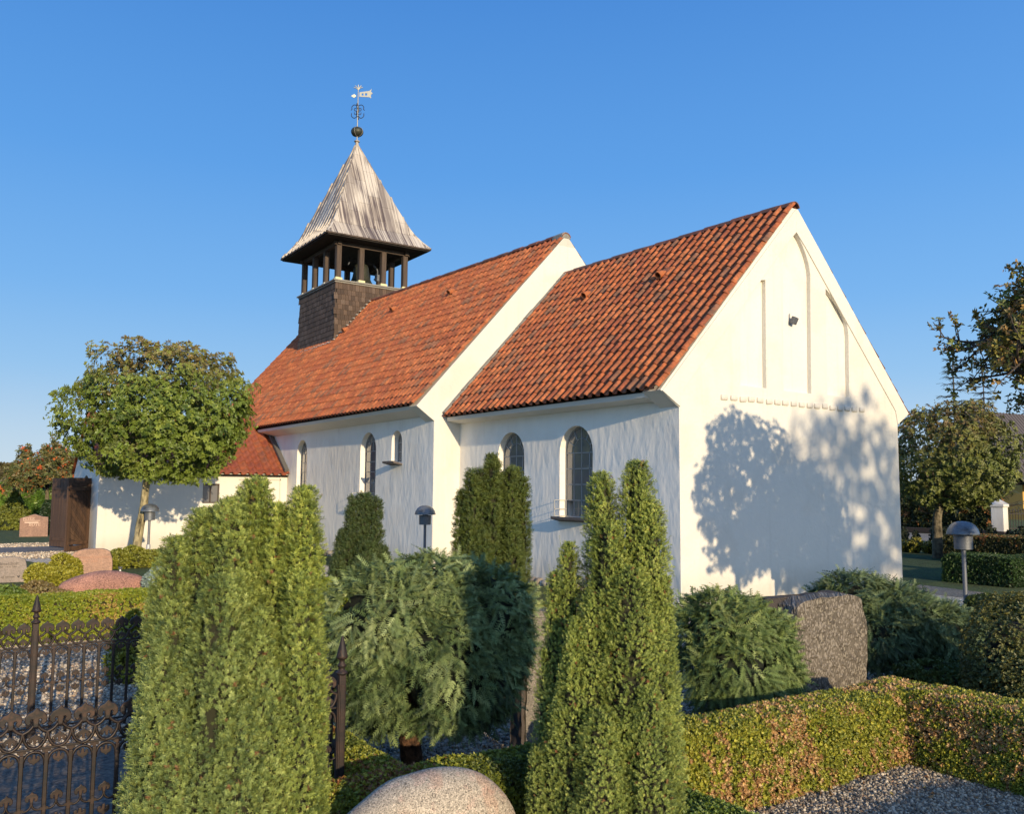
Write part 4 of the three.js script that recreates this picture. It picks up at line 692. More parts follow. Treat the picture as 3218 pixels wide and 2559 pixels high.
hedge('clipped sunlit green hedge in front of the red boulder stone', [[-15, -2.35, -5.6, -1.75, .60]], { n: 2600, geo: clusterA, size: .95, col: (x, y, z, p) => rnd() < sstep(.55, .7, p) * .5 ? mixCol([[.4, .3, .08], [.32, .2, .06]], rnd()) : mixCol([[.10, .15, .014], [.19, .23, .018], [.29, .29, .025]], rr(.1, .9) + p - .5, .25) });
hedge('dark clipped hedge behind the right weeping yew, in front of the lamp', [[1.55, 4.35, 2.15, 9.5, .56]], { n: 1500, geo: clusterA, cols: DG, size: 1.3 });
hedge('low dark hedge in the shade under the right weeping yew', [[-3.5, 6.5, -3.1, 9.6, .42], [-3.5, 6.35, -1.0, 6.75, .42]], { n: 1800, geo: clusterA, cols: DG, size: 1.2 });
hedge('rounded dark green clipped hedge on the lawn right of the gable', [[8.7, -.1, 9.9, 1.5, .62], [9.8, .6, 13.5, 1.5, .58]], { n: 1100, geo: clusterA, cols: [[.02, .045, .012], [.04, .08, .02], [.06, .11, .025]], size: 1.6, round: .12 });
hedge('bronze-green hedge beyond the clipped one, near the right edge', [[14.6, -3.4, 16.2, 1.5, .78]], { n: 700, geo: clusterC, size: 1.3, cols: [[.03, .04, .014], [.07, .075, .02], [.12, .09, .03]], brown: .2 });
hedge('tall leafy hedge across the road, left of the white gate pillar', [[41, -46, 46, -21, 2.4], [36, -21.4, 38.2, -16.4, 2.1], [33, -16.7, 34.6, -11.7, 1.8]], { n: 110, geo: clusterC, size: 4.6, cols: [[.02, .03, .009], [.05, .06, .016], [.09, .09, .025]], rough: .2, brown: .15, core: [.012, .014, .006] });
hedge('long bright green hedge at the back left, behind the cone bush', [[-40, -52, 2, -49.5, 2.0]], { n: 60, geo: clusterC, size: 6, cols: [[.05, .10, .012], [.09, .16, .018], [.14, .2, .025]], rough: .25, core: [.02, .04, .01] });
hedge('brownish scrub hedge on the horizon at the far left', [[-80, -86, 0, -80, 3.5]], { n: 14, geo: clusterC, size: 13, cols: [[.07, .06, .03], [.12, .10, .045], [.1, .11, .04]], rough: 1, core: [.04, .035, .02] });

// ---------------------------------------------------------------- upright junipers
const sprigA = needleSprig(15, .022, .016, .0019), sprigB = needleSprig(14, .024, .014, .0022);
function juniper(label, [x, z], cols, { n = 14000, geo = sprigA, tint, s = 1.15 } = {}) {
  const t = thing('juniper', label, 'juniper', [x, 0, z]);
  const R = (c, y) => { const f = (y - (c.y0 || 0)) / (c.h - (c.y0 || 0)); return f < 0 || f > 1 ? 0 : c.r * Math.pow(1 - f, c.p || .55) * (.86 + .14 * sstep(0, .25, f)) ; };
  const axis = (c, y) => { const f = y / c.h; return [c.x + (c.lx || 0) * f, c.z + (c.lz || 0) * f]; };
  const L = [], cores = [], wts = cols.map(c => c.r * c.h), tot = wts.reduce((a, b) => a + b, 0);
  for (const c of cols) {
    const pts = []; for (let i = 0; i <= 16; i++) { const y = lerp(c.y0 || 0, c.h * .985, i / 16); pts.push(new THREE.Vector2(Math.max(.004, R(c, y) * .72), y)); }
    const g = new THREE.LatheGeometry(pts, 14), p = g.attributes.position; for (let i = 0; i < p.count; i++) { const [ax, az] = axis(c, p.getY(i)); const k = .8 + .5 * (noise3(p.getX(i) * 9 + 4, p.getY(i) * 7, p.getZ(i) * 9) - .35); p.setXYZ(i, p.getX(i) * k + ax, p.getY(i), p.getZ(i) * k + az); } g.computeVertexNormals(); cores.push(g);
    const m = Math.round(n * c.r * c.h / tot); 
    for (let i = 0; i < m; i++) {
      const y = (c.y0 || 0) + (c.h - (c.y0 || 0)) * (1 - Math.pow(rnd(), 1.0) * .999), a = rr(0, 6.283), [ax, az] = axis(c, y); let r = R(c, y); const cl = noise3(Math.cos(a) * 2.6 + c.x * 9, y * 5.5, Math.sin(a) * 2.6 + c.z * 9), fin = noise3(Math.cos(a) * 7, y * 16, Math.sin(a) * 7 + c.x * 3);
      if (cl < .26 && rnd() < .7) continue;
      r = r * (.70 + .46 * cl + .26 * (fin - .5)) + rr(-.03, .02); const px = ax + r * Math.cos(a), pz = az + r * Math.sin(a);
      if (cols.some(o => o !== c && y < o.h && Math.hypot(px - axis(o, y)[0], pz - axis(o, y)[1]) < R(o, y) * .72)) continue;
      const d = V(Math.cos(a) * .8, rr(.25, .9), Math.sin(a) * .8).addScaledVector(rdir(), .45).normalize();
      const depth = clamp(.5 + 1.1 * ((cl + fin) * .5 - .5)); L.push({ m: place(V(px, y, pz), d, rr(0, 6.28), s * rr(.75, 1.2)), c: tint(x + px, y, z + pz, depth, c) });  // hollows get darker needle colour, standing in for shade between tufts
    }
    for (let i = 0, nb = Math.round(60 * c.h * c.r * 4); i < nb; i++) { // side twigs standing proud of the outline
      const y0 = (c.y0 || 0) + c.h * rr(.02, .95), a = rr(0, 6.283), [ax, az] = axis(c, y0), r = R(c, y0) * .92; if (cols.some(o => o !== c && y0 < o.h && Math.hypot(ax + r * Math.cos(a) - axis(o, y0)[0], az + r * Math.sin(a) - axis(o, y0)[1]) < R(o, y0) * .8)) continue;
      const len = rr(.03, .085) * (c.sh || 1), n2 = Math.round(len / .011), d = V(Math.cos(a) * .55, 1, Math.sin(a) * .55).normalize();
      for (let k = 0; k < n2; k++) L.push({ m: place(V(ax + r * Math.cos(a), y0, az + r * Math.sin(a)).addScaledVector(d, k * .011), d.clone().addScaledVector(rdir(), .4).normalize(), rr(0, 6), s * lerp(1, .55, k / n2)), c: tint(x, y0, z, rr(.55, 1), c) });
    }
    for (let i = 0; i < 12; i++) { // leading shoots above the outline
      const y0 = c.h * rr(.72, .98), a = rr(0, 6.283), [ax, az] = axis(c, y0), r = R(c, y0) * .8, len = rr(.04, .12) * (c.sh || 1), n2 = Math.round(len / .016), d = V(Math.cos(a) * .18, 1, Math.sin(a) * .18).normalize();
      for (let k = 0; k < n2; k++) L.push({ m: place(V(ax + r * Math.cos(a), y0, az + r * Math.sin(a)).addScaledVector(d, k * .016), d.clone().addScaledVector(rdir(), .3).normalize(), rr(0, 6), s * lerp(1, .45, k / n2)), c: tint(x, y0, z, .8, c) });
    }
  }
  mesh('branches', cores, std({ color: C(.026, .026, .011), roughness: 1 }), t);  // solid dark core that blocks light and stands in for the shaded interior
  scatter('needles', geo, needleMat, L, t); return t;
}
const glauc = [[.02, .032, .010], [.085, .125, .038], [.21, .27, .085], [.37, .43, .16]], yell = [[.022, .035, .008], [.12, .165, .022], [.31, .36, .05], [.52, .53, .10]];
const turned = l => l.map(([u, w, r, h, o = {}]) => ({ x: .827 * u - .5615 * w, z: .5615 * u + .827 * w, r, h, lx: .827 * (o.l || 0), lz: .5615 * (o.l || 0), p: o.p ?? .42, sh: o.sh }));
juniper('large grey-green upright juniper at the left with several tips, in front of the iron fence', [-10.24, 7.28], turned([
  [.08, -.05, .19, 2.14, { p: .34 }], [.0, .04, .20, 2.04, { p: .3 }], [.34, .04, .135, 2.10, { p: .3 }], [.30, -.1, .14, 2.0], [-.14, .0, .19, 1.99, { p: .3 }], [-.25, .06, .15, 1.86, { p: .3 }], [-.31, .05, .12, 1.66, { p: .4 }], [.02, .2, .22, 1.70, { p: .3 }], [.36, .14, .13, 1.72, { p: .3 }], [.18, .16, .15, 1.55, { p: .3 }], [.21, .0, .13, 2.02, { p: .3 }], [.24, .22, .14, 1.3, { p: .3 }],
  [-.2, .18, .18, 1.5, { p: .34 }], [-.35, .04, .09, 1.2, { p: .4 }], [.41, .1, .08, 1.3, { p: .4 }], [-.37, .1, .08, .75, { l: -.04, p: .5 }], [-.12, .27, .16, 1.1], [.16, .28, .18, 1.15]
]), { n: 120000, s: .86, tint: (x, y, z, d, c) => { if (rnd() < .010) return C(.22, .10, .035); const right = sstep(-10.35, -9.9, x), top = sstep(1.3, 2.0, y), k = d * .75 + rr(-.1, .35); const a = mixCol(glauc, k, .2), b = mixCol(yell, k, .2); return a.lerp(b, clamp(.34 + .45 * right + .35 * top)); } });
juniper('upright yellow-green juniper right of the boulder with twin tips', [-8.04, 7.46], turned([
  [-.06, 0, .17, 2.20, { p: .34 }], [.15, .02, .19, 2.27, { p: .32 }], [-.03, .1, .19, 1.9, { p: .28 }], [.22, .08, .16, 2.02, { p: .32 }], [.26, .12, .13, 1.6, { p: .3 }], [.08, .2, .22, 1.66, { p: .3 }], [.2, .2, .19, 1.4], [-.12, .14, .18, 1.5, { p: .34 }],
  [-.26, -.02, .13, 1.78, { sh: 1.5 }], [-.34, -.04, .11, 1.6, { sh: 1.5 }], [-.24, .18, .16, 1.36, { sh: 1.5, p: .6 }], [-.40, .0, .08, 1.15, { p: .6 }], [-.33, .16, .14, .9, { p: .6 }], [-.42, .14, .09, .62, { l: -.03, p: .6 }], [-.1, .34, .2, .9], [.16, .34, .18, 1.0]
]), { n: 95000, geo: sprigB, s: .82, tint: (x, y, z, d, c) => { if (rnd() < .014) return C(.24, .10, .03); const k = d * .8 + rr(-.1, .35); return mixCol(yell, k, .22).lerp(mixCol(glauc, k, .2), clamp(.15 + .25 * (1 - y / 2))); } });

// ---------------------------------------------------------------- clipped fastigiate yews by the wall
const yewTuft = (() => { const t = []; for (let i = 0; i < 16; i++) { const a = i * 2.4, d = V(Math.cos(a) * .8, rr(.3, 1.2), Math.sin(a) * .8).normalize(); blade(t, V(0, i * .004, 0), d, V(-Math.sin(a), 0, Math.cos(a)), rr(.025, .04), .007, .05); } return fromTris(t); })();
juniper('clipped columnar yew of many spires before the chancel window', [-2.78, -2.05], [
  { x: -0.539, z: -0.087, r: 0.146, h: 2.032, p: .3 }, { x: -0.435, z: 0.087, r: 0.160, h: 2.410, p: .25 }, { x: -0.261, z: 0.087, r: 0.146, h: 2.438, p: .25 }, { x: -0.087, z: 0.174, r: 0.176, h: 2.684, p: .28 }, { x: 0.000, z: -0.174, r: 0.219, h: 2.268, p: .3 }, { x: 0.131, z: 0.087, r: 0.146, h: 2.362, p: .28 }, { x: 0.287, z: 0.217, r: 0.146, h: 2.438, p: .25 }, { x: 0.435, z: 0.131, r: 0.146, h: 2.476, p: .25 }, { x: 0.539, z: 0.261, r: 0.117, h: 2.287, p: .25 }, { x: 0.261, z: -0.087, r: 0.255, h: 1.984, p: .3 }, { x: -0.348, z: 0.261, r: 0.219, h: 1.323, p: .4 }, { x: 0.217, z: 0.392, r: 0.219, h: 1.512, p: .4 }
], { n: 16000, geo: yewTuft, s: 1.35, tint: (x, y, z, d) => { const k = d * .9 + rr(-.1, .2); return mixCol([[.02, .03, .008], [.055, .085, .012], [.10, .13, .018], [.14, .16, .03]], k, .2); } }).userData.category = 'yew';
juniper('slender dark columnar yew of few spires before the nave wall', [-4.72, -3.5], [
  { x: -.1, z: -.2, r: 0.143, h: 1.92, lx: .08, p: .3 }, { x: .12, z: -.05, r: 0.143, h: 1.98, lx: .02, p: .25 }, { x: .30, z: .08, r: 0.143, h: 1.9, lx: -.02, p: .28 }, { x: -.15, z: -.3, r: 0.235, h: 1.3, p: .5 }, { x: .15, z: .1, r: 0.302, h: 1.15, p: .45 }, { x: .36, z: .25, r: 0.218, h: 1.0, p: .5 }, { x: -.3, z: -.2, r: 0.218, h: .8, p: .6 }
], { n: 8000, geo: yewTuft, s: 1.25, tint: (x, y, z, d) => { const k = d * .9 + rr(-.1, .2); return mixCol([[.018, .03, .01], [.04, .07, .016], [.07, .10, .022], [.11, .13, .04]], k, .2); } }).userData.category = 'yew';

// ---------------------------------------------------------------- weeping yews
const sprays = [flatSpray(9, .095, .024, .0027), flatSpray(7, .07, .022, .0027), flatSpray(11, .125, .026, .0027)];
function weepingYew(label, [x, z], lobes, { n = 5200, trunk, cols, skirt = .15 } = {}) {
  const t = thing('weeping_yew', label, 'yew', [x, 0, z]), L = [[], [], []];
  const inside = (p, k) => lobes.some(([a, b, c, r1, r2, r3]) => ((p.x - a) / r1) ** 2 + ((p.y - b) / r2) ** 2 + ((p.z - c) / r3) ** 2 < k * k);
  const ws = lobes.map(l => l[3] * l[4] + l[4] * l[5] + l[3] * l[5]), tot = ws.reduce((a, b) => a + b, 0), cores = [];
  lobes.forEach((l, li) => {
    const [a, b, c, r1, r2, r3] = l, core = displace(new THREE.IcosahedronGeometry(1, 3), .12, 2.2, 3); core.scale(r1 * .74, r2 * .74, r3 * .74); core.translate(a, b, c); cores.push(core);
    for (let i = 0; i < n * ws[li] / tot; i++) {
      const N = rdir(), lump = noise3(N.x * 2.3 + li * 7, N.y * 2.3 + x, N.z * 2.3), k = .86 + .22 * lump + rr(-.10, .05), p = V(a + N.x * r1 * k, b + N.y * r2 * k, c + N.z * r3 * k);
      if (p.y < skirt * rr(.5, 1.2) || inside(p, .80) || (noise3(p.x * 5.5 + x, p.y * 5.5, p.z * 5.5) < .34 && rnd() < .75)) continue;
      const O = V(N.x / r1, N.y / r2, N.z / r3).normalize(), hz = V(O.x, 0, O.z).normalize();
      const d = hz.clone().multiplyScalar(rr(.5, 1.0)).add(V(0, lerp(-.8, .25, sstep(-.5, .9, O.y)) + rr(-.25, .25), 0)).addScaledVector(rdir(), .7).normalize();
      const nz = O.clone().add(V(0, .35, 0)).addScaledVector(rdir(), .35);
      const w = Math.floor(rnd() * 3), kk = lump * .7 + rr(-.1, .4) + .12 * (O.y);
      L[w].push({ m: basis(p.addScaledVector(d, -.05), d, nz, rr(.9, 1.5)), c: mixCol(cols, kk, .25) });
    }
  });
  mesh('shade_core', cores, std({ color: C(.010, .014, .007), roughness: 1 }), t);  // near-black solid lobes, painted as the shaded inside of the crown
  L.forEach((l, i) => scatter('sprays', sprays[i], needleMat, l, t));
  if (trunk) mesh('trunk', displace(taper(trunk, .085, .06, 12, 12), .012, 9, 3), std({ color: C(.19, .10, .06), map: withRep(T.bark, 3), bumpMap: withRep(T.bark, 3), bumpScale: .02, roughness: 1 }), t);
  return t;
}
const yewC = [[.022, .04, .013], [.075, .12, .036], [.19, .25, .085], [.34, .39, .16]];
weepingYew('big weeping yew in the middle with a bare leaning trunk, beside the fence post', [-8.2, 5.6], [
  [-.34, 1.05, -.16, .46, .50, .46], [.02, 1.15, -.12, .44, .46, .44], [.36, 1.08, .06, .42, .47, .42], [-.05, .80, .22, .42, .48, .34], [.22, .72, .2, .36, .42, .34], [-.42, .70, -.1, .32, .40, .34], [.44, .92, .12, .32, .36, .30]
], { n: 17000, skirt: .34, cols: yewC, trunk: [[-.12, -.02, -.06], [-.18, .2, -.02], [-.22, .40, .02], [-.12, .7, .02], [.0, 1.0, 0]] });
weepingYew('dome-shaped weeping yew between the right juniper and the dark headstone', [-5.4, 6.15], [
  [-.22, .80, 0, .46, .44, .46], [.0, .70, .05, .42, .42, .42], [-.34, .58, .14, .42, .42, .40], [.06, .46, .10, .40, .30, .36]
], { n: 10500, cols: [[.022, .04, .012], [.075, .12, .028], [.17, .23, .06], [.30, .35, .12]] });
weepingYew('spreading blue-green weeping yew right of the dark headstone', [-2.85, 5.85], [
  [-.35, .78, -.15, .46, .46, .46], [.02, .72, .08, .55, .42, .5], [.45, .58, .3, .50, .36, .46], [-.5, .62, .15, .36, .34, .36], [.70, .52, .36, .32, .26, .32]
], { n: 13000, cols: [[.02, .038, .016], [.055, .095, .036], [.12, .17, .065], [.22, .27, .11]], skirt: .3 });

// ---------------------------------------------------------------- round-headed trees
const leafR = [rosette(7, .13, .068, .35), rosette(6, .12, .064, .6), rosette(7, .14, .07, .1)];
function trunkMesh(t, pts, r0, r1, mat) { return mesh('trunk', displace(taper(pts, r0, r1, 16, 14), r0 * .12, 5, 3), mat, t); }
const barkPale = std({ color: C(.62, .56, .40), map: withRep(T.bark, 1.5), bumpMap: withRep(T.bark, 1.5), bumpScale: .03, roughness: 1 }), barkGrey = std({ color: C(.30, .27, .22), map: withRep(T.bark, 1.5), bumpMap: withRep(T.bark, 1.5), bumpScale: .03, roughness: 1 });
function ballTree(label, pos, { trunk, c, r, n, size = 1, tint, r0 = .13, bark = barkPale, shoots = 40, singles = 0, group, hollow = .55, lumps = 1, gaps = 0 }) {
  const t = thing('round_tree', label, 'tree', pos); trunkMesh(t, trunk, r0, r0 * .72, bark); const top = V(...trunk.at(-1)), lim = [];
  const crown = grp('crown', t);
  for (let i = 0; i < 11; i++) { const a = i / 11 * 6.283 + rr(-.2, .2), u = rr(-.15, .9), e = V(c[0] + Math.cos(a) * r[0] * .72, c[1] + r[1] * u * .8, c[2] + Math.sin(a) * r[2] * .72), m = top.clone().lerp(e, .5).add(V(0, .12, 0)); lim.push(taper([top.clone().add(V(0, -.1, 0)), m, e], r0 * .38, .012, 8, 6)); }
  mesh('limb', lim, bark, t);
  const all = [];
  for (let i = 0; i < n; i++) {
    const N = rdir(), lump = noise3(N.x * 2.6 + pos[0], N.y * 2.6, N.z * 2.6 + pos[2]), lump2 = noise3(N.x * 6 + 3, N.y * 6 + pos[0], N.z * 6), sh = rnd(); let k = (sh < .7 ? lerp(.86, 1.0, rnd()) : lerp(hollow, .9, rnd())) * (.84 + lumps * (.26 * lump + .14 * lump2) - (lumps - 1) * .16); if (lump2 < .22 && rnd() < .7) k *= .85;
    const flat = N.y < 0 ? .85 : 1, p = V(c[0] + N.x * r[0] * k, c[1] + N.y * r[1] * k * flat, c[2] + N.z * r[2] * k);
    if (gaps && noise3(p.x * 2.1 + 7, p.y * 2.1, p.z * 2.1) < gaps && rnd() < .85) continue;
    const d = V(N.x, N.y * .5 + .35, N.z).addScaledVector(rdir(), .7).normalize(); const w = pos[0] + p.x;
    all.push({ m: place(p, d, rr(0, 6.28), size * rr(.7, 1.15)), c: tint(N, k, lump, rnd()), p, v: i % 3 });
  }
  for (let i = 0; i < shoots; i++) { const a = rr(0, 6.28), u = rr(.15, 1), q = Math.sqrt(1 - u * u), b = V(c[0] + Math.cos(a) * q * r[0] * .93, c[1] + u * r[1] * .93, c[2] + Math.sin(a) * q * r[2] * .93), d = V(Math.cos(a) * q * .5, 1, Math.sin(a) * q * .5).normalize(), len = rr(.2, .62) * size; lim.length = 0; mesh('shoot', taper([b, b.clone().addScaledVector(d, len)], .006, .003, 2, 4), bark, t); for (let k = 0; k < 4; k++) all.push({ m: place(b.clone().addScaledVector(d, len * (.4 + .2 * k)), d.clone().addScaledVector(rdir(), .5).normalize(), rr(0, 6), size * lerp(.7, .35, k / 3)), c: tint(V(0, 1, 0), 1.05, .6, rnd()), v: 1, p: b }); }
  const near = EYE.clone().sub(V(...pos)).setY(0).normalize();
  if (singles) { const P0 = V(...pos), e = EYE.clone().sub(P0); all.sort((a, b) => a.p.distanceTo(e) - b.p.distanceTo(e)); const mm = [0, 1, 2, 3].map(i => std({ color: mixCol([[.06, .10, .014], [.125, .18, .022], [.21, .26, .04]], i / 3, 0), roughness: .55 })); all.splice(0, singles).forEach((o, i) => { const m = new THREE.Mesh(leafR[o.v], mm[i % 4]); m.name = numbered('leaf_spray'); m.castShadow = m.receiveShadow = true; m.applyMatrix4(o.m); crown.add(m); }); }
  [0, 1, 2].forEach(v => scatter('leaves', leafR[v], leafMat, all.filter(o => o.v === v), crown).userData.kind = 'stuff');
  return t;
}
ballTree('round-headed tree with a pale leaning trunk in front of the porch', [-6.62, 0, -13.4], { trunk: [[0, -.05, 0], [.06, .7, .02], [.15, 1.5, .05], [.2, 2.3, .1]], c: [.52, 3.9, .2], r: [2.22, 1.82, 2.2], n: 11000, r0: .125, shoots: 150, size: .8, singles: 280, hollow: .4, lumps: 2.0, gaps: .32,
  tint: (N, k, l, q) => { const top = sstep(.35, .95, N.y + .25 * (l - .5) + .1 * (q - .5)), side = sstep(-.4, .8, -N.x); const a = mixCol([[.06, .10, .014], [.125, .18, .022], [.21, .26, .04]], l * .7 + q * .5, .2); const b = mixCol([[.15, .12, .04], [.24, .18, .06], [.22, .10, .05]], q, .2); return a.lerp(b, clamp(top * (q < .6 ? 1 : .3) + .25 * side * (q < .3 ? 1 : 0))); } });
ballTree('round-headed dark green tree on the lawn right of the gable', [15.6, 0, -4.2], { trunk: [[0, -.05, 0], [.02, .6, 0], [.04, 1.2, 0], [.16, 1.75, .04]], c: [.45, 3.08, .3], r: [1.85, 1.7, 1.85], n: 6200, r0: .17, size: .82, lumps: 1.8, gaps: .3, bark: barkGrey, shoots: 14,
  tint: (N, k, l, q) => { const a = mixCol([[.06, .085, .016], [.13, .16, .03], [.21, .22, .055]], l * .6 + q * .6, .2), b = mixCol([[.16, .10, .035], [.24, .15, .05]], q, .2); return a.lerp(b, clamp(sstep(.2, .9, N.y - N.x * .4) * (q < .4 ? .8 : .15))); } });
ballTree('round-headed tree standing east of the church, its shadow on the gable', [.3, 0, 8.2], { lumps: 1.9, trunk: [[0, -.05, 0], [.02, .8, 0], [.04, 1.6, 0], [0, 2.1, 0]], c: [.32, 3.62, .2], r: [1.3, 1.5, 1.3], n: 2300, r0: .1, bark: barkGrey, shoots: 22, tint: (N, k, l, q) => mixCol([[.04, .06, .012], [.09, .12, .02]], q) });

// ---------------------------------------------------------------- open-branched trees
const leafB = [rosette(5, .15, .075, .3, .8), rosette(4, .14, .08, .2, .9)];
function openTree(label, pos, { h0, target, r, levels = 4, seedN = 9, leafN = 4, size = 1, tint, r0 = .22, len0 = .4, name = 'tree' }) {
  const t = thing(name, label, 'tree', pos), segs = [], tw = [], L = [[], []];
  const c = V(...target);
  function grow(p, d, len, rad, lv) {
    const q = p.clone().addScaledVector(d, len * .5).addScaledVector(rdir(), len * .07), e = p.clone().addScaledVector(d, len).addScaledVector(rdir(), len * .1);
    (lv < 2 ? segs : tw).push(taper([p, q, e], rad, rad * .62, lv < 2 ? 6 : 3, lv < 2 ? 7 : 4));
    const leaf = (at, nL) => { for (let i = 0; i < nL; i++) L[i % 2].push({ m: place(at.clone().addScaledVector(rdir(), .09 * size), d.clone().addScaledVector(rdir(), 1.2).normalize(), rr(0, 6), size * rr(.6, 1.1)), c: tint(rnd(), at) }); };
    if (lv >= levels) { leaf(e, leafN); leaf(q, leafN - 1); return; }
    if (lv >= levels - 1) leaf(e, 1);
    const n = lv === 0 ? seedN : lv === 1 ? 5 : 4;
    for (let i = 0; i < n; i++) {
      const f = lv === 0 ? rr(.1, 1) : rr(.35, 1), b = p.clone().lerp(e, f); let nd = lv === 0 ? V(Math.cos(i / n * 6.28 + rr(-.3, .3)) * .9, rr(.15, 1.3), Math.sin(i / n * 6.28 + rr(-.3, .3)) * .9) : d.clone().addScaledVector(rdir(), .85);
      const out = b.clone().sub(c); out.set(out.x / r[0], out.y / r[1], out.z / r[2]); if (out.length() > .95) nd.addScaledVector(out, -.5); nd.normalize(); grow(b, nd, lv === 0 ? r[0] * rr(.45, .6) : len * rr(.55, .78), rad * .55, lv + 1);
    }
  }
  const base = V(0, -.1, 0), fork = V(0, h0, 0); segs.push(taper([base, V(.05, h0 * .5, .02), fork], r0, r0 * .75, 10, 10)); grow(fork, V(0, 1, 0), len0, r0 * .7, 0);
  mesh('trunk', segs.slice(0, 1), barkGrey, t); mesh('branches', segs.slice(1).concat(tw), std({ color: C(.07, .055, .045), roughness: 1 }), t); L.forEach((l, i) => scatter('leaves', leafB[i], leafMat, l, t)); return t;
}
openTree('large open tree with browning leaves reaching in from the right edge', [11.05, 0, 2.3], { h0: 4.0, len0: 1.2, target: [0, 7.0, 0], r: [3.0, 2.9, 3.0], levels: 4, seedN: 14, leafN: 3, size: 1.05, r0: .26, tint: q => q < .5 ? mixCol([[.13, .13, .03], [.25, .21, .05]], rnd(), .3) : q < .75 ? mixCol([[.26, .15, .05], [.38, .24, .07]], rnd(), .3) : mixCol([[.14, .18, .03], [.26, .27, .05]], rnd(), .2) });
ballTree('unseen lower round tree added east of the church to fill out the gable shadow', [2.2, 0, 10.2], { lumps: 1.8, trunk: [[0, -.05, 0], [0, 1, 0], [0, 1.9, 0]], c: [0, 3.3, 0], r: [1.15, 1.25, 1.15], n: 1500, r0: .1, bark: barkGrey, shoots: 12, tint: (N, k, l, q) => mixCol([[.04, .06, .012], [.09, .12, .02]], q) });  // out of view, added to fill the lower part of the gable shadow
ballTree('tall tree far east of the church, its soft shadow on the gable', [.35, 0, 31], { lumps: 2.2, trunk: [[0, -.05, 0], [.1, 2.5, 0], [0, 5.4, 0]], c: [.2, 7.85, 0], r: [2.5, 2.2, 2.0], n: 1150, size: 1.7, r0: .3, bark: barkGrey, shoots: 10, tint: (N, k, l, q) => mixCol([[.04, .06, .012], [.09, .12, .02]], q) });
openTree('rowan bush with clusters of red berries beside the porch doors', [-6.6, 0, -33], { h0: 1.9, len0: .6, target: [0, 3.2, 0], r: [1.7, 1.5, 1.7], levels: 4, seedN: 10, leafN: 3, size: 1.1, r0: .1, name: 'rowan_tree', tint: q => q < .07 ? mixCol([[.42, .08, .02], [.5, .14, .03]], rnd(), .2) : mixCol([[.06, .08, .02], [.12, .13, .04], [.2, .14, .05]], rnd(), .25) });

// ---------------------------------------------------------------- spruces behind the house
function spruce(label, pos, h, r, n, col) {
  const t = thing('spruce', label, 'tree', pos), L = [], br = [];
  mesh('trunk', taper([[0, 0, 0], [0, h * .5, 0], [0, h, 0]], .16, .02, 8, 6), std({ color: C(.10, .09, .08), roughness: 1 }), t);
  for (let y = h * .12; y < h * .985; y += h / n) { const k = 5; for (let i = 0; i < k; i++) { const a = rr(0, 6.28), len = r * Math.pow(1 - y / h, .8) * rr(.65, 1.1) + .1, d = V(Math.cos(a), -.12, Math.sin(a)), s = V(0, y, 0), e = s.clone().addScaledVector(d, len).add(V(0, len * .12, 0)), m = s.clone().addScaledVector(d, len * .55).add(V(0, -len * .08, 0)); br.push(taper([s, m, e], .03, .008, 4, 4)); for (let q = 0; q < 7; q++) { const f = rr(.2, 1); L.push({ m: basis(s.clone().lerp(e, f).add(V(0, -.1 * len * Math.sin(f * 3), 0)), V(d.x + rr(-.7, .7), rr(-.5, .2), d.z + rr(-.7, .7)), V(rr(-.3, .3), 1, rr(-.3, .3)), rr(2.2, 3.8)), c: mixCol(col, rnd(), .2) }); } } }
  mesh('branches', br, woodDark, t); scatter('needles', sprays[0], needleMat, L, t);
}
const spC = [[.05, .07, .05], [.09, .12, .08], [.12, .14, .09]];
spruce('thin pale spruce, the left one behind the round tree on the right', [33.6, 0, -13.4], 9.6, 1.8, 30, spC);
spruce('broad pale spruce, the right one behind the round tree on the right', [37, 0, -13.6], 8.6, 2.7, 26, spC);

// ---------------------------------------------------------------- shrubs
function shrub(name, label, pos, lobes, { n = 1500, geo = clusterC, size = 1, cols, core = [.02, .03, .01], cat = 'shrub', up = .5, k0 = .8 } = {}) {
  const t = thing(name, label, cat, pos), L = [], cores = [];
  lobes.forEach(([a, b, c, r1, r2, r3], li) => { const co = displace(new THREE.IcosahedronGeometry(1, 2), .15, 2, 2); co.scale(r1 * k0, r2 * k0, r3 * k0); co.translate(a, b, c); cores.push(co);
    for (let i = 0; i < n / lobes.length; i++) { const N = rdir(), l = noise3(N.x * 2.5 + li * 5, N.y * 2.5, N.z * 2.5 + pos[0]), k = .86 + .22 * l + rr(-.1, .04), p = V(a + N.x * r1 * k, b + N.y * r2 * k, c + N.z * r3 * k); if (p.y < 0) continue; L.push({ m: place(p, V(N.x, N.y + up, N.z).addScaledVector(rdir(), .6).normalize(), rr(0, 6), size * rr(.7, 1.25)), c: mixCol(cols, l * .6 + rr(0, .5), .2) }); } });
  mesh('stems', cores, std({ color: C(...core), roughness: 1 }), t); scatter('leaves', geo, leafMat, L, t); return t;
}
shrub('box_bush', 'loose box bush with sunlit leaf tips at the right edge behind the hedge', [-3.4, 0, 7.5], [[0, .62, 0, .46, .58, .46], [.35, .55, .2, .45, .5, .45], [-.22, .40, .2, .32, .42, .32]], { k0: .62, n: 11000, geo: clusterA, size: .9, cols: [[.05, .065, .016], [.12, .125, .03], [.24, .22, .07]], core: [.014, .014, .007] });
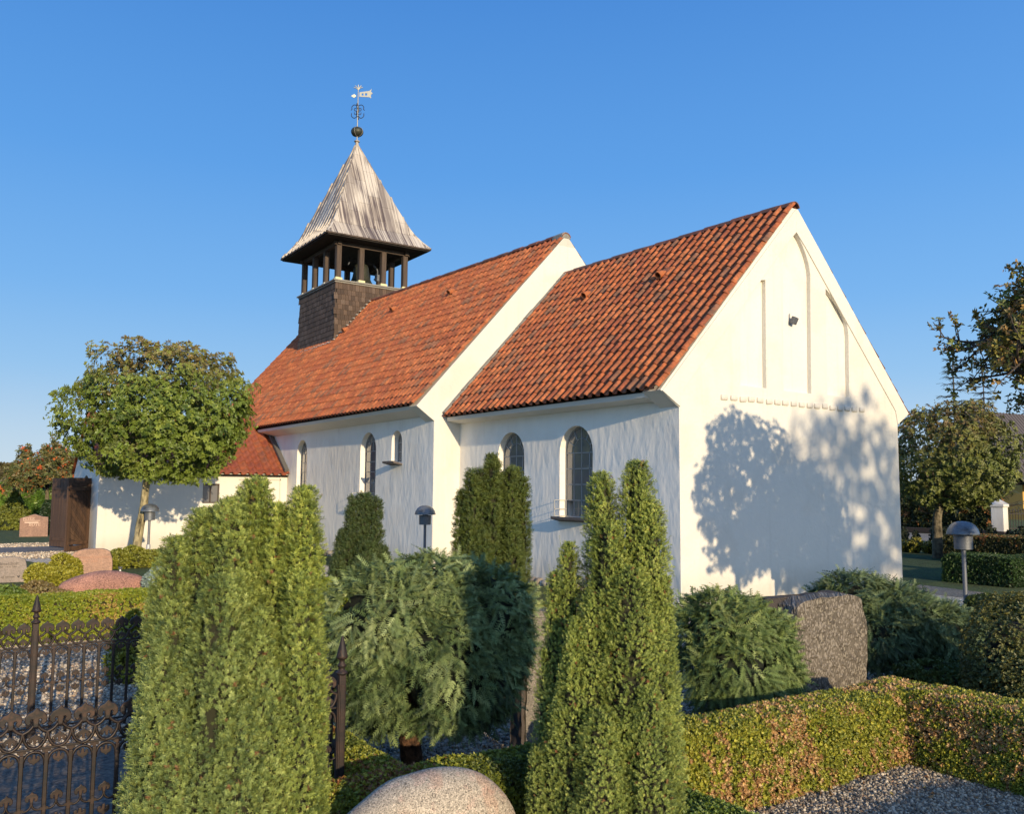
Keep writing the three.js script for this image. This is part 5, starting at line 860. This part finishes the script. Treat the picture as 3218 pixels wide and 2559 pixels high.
shrub('golden_shrub', 'golden-yellow conifer shrub between the grey and the pink headstone', [-8.95, 0, -9.4], [[-.28, .2, 0, .28, .24, .26], [.12, .34, -.05, .22, .30, .22], [.30, .26, .05, .18, .28, .18], [-.05, .16, .3, .26, .2, .22]], { n: 2600, geo: thujaTuft, size: 1.9, cols: [[.14, .14, .015], [.26, .25, .02], [.38, .34, .04]], core: [.07, .06, .012], up: 1 });
shrub('golden_shrub', 'yellow-green conifer shrub at the foot of the round tree trunk', [-6.75, 0, -12.9], [[0, .25, 0, .3, .28, .3], [.5, .2, .1, .35, .22, .3], [-.4, .22, .2, .22, .26, .2]], { n: 1800, geo: thujaTuft, size: 2, cols: [[.09, .11, .015], [.18, .19, .02], [.26, .25, .03]], core: [.04, .045, .012], up: 1 });
shrub('green_shrub', 'low bright green shrub at the left edge above the hedge', [-10.15, 0, -5.6], [[0, .14, 0, .36, .24, .34], [-.5, .14, .1, .34, .22, .3]], { n: 1900, geo: clusterA, size: 2, cols: [[.05, .09, .014], [.10, .16, .02], [.16, .2, .03]] });
shrub('heather', 'brown faded heather beside the low green shrub', [-9.52, 0, -5.9], [[0, .12, 0, .28, .2, .26], [.2, .1, .25, .24, .16, .2], [-.1, .16, -.4, .3, .22, .26]], { n: 1900, geo: thujaTuft, size: 1.7, cols: [[.12, .08, .035], [.2, .14, .05], [.16, .14, .04]], core: [.05, .035, .02], up: 1 });
shrub('silver_shrub', 'small silvery blue shrub right of the red boulder stone', [-7.5, 0, -6.4], [[0, .22, 0, .3, .3, .28]], { n: 900, geo: thujaTuft, size: 1.7, cols: [[.2, .27, .24], [.3, .38, .33]], core: [.08, .1, .09], up: 1 });
shrub('thuja', 'small yellow-green thuja beside the left juniper behind the iron fence', [-9.55, 0, 1.2], [[0, .28, 0, .17, .36, .17], [.1, .2, .1, .15, .25, .14], [.1, .52, -.05, .1, .22, .1]], { n: 1300, geo: thujaTuft, size: 1.3, cols: [[.12, .15, .015], [.22, .24, .025], [.32, .3, .04]], core: [.06, .06, .012], up: 1.2 });
shrub('cone_bush', 'clipped conical green bush with a tuft on top, far left', [-7.55, 0, -36.5], [[0, .25, 0, .85, .5, .85], [0, .7, 0, .66, .5, .66], [0, 1.15, 0, .36, .4, .36], [0, 1.62, 0, .16, .2, .16]], { n: 3000, geo: clusterA, size: 3.2, cols: [[.08, .11, .014], [.14, .16, .02], [.18, .19, .03]] });
shrub('dark_topiary', 'dark green clipped column bush left of the plank doors', [-6.7, 0, -31], [[0, .5, 0, .36, .6, .36], [0, .95, 0, .28, .5, .28]], { n: 1200, geo: clusterA, size: 2.8, cols: [[.012, .03, .01], [.025, .05, .014]] });
shrub('dark_heuchera', 'dark red-brown low plant between the weeping yew and the right juniper', [-3.9, 0, -.6], [[0, .3, 0, .42, .36, .4], [.4, .28, .1, .36, .3, .36]], { n: 1300, geo: clusterC, size: 1.3, cols: [[.05, .025, .02], [.10, .05, .04]], core: [.02, .01, .008] });
shrub('yellow_plant', 'tiny yellow plant alone on the gravel behind the right hedge', [-.2, 0, 5.0], [[0, .1, 0, .14, .16, .14]], { n: 160, geo: thujaTuft, size: 1.4, cols: [[.25, .22, .02], [.38, .3, .04]], core: [.05, .05, .01], up: 1 });
shrub('crimson_plant', 'crimson bedding plant at the right edge beside the clipped hedge', [10.3, 0, 2.7], [[0, .28, 0, .42, .34, .42]], { n: 500, geo: clusterC, size: 1.4, cols: [[.2, .02, .04], [.34, .04, .07]], core: [.03, .01, .01] });
hedge('low yellowish hedge behind the weeping yew, under the chancel plinth', [[-5.6, .6, -2.6, 1.0, .34]], { n: 900, geo: clusterA, size: 1.5, cols: YG, brown: .3 });
{ // row of golden plants and a row of small dark conifers beyond the lawn
  const a = shrub('golden_plant', 'low golden plant in the row before the lawn right of the gable', [17.3, 0, -11], [[0, .2, 0, .24, .26, .24]], { n: 130, geo: thujaTuft, size: 2.6, cols: [[.15, .16, .02], [.28, .25, .03]], core: [.06, .06, .012], up: 1 }); a.userData.group = 'golden plants in a row on the far lawn';
  for (let i = 1; i < 22; i++) { const c = a.clone(); c.name = numbered('golden_plant'); scene.add(c); c.position.set(17.3 + rr(-.12, .12), 0, -11 + i * .46 + rr(-.08, .08)); c.rotation.y = rr(0, 6); c.scale.setScalar(rr(.8, 1.25)); }
  const b = shrub('dwarf_conifer', 'small dark dwarf conifer in the row along the gravel road', [23.9, 0, -16], [[0, .28, 0, .26, .32, .26], [0, .52, 0, .15, .26, .15]], { n: 170, geo: clusterA, size: 3, cols: [[.015, .025, .012], [.04, .05, .022]] }); b.userData.group = 'dwarf conifers along the road';
  for (let i = 1; i < 22; i++) { const c = b.clone(); c.name = numbered('dwarf_conifer'); scene.add(c); c.position.set(23.9 + rr(-.1, .1), 0, -16 + i * .62 + rr(-.15, .15)); c.rotation.y = rr(0, 6); c.scale.setScalar(rr(.6, 1.1)); }
}
// unseen hedge added just behind the viewpoint to shade the gravel plot in front
hedge('long low unseen hedge added behind the viewpoint to shade the gravel plot', [[-7.2, 10.9, 3, 11.4, .62]], { n: 500, geo: clusterC, cols: DG, size: 1.2 });
renderer.render(scene, camera);
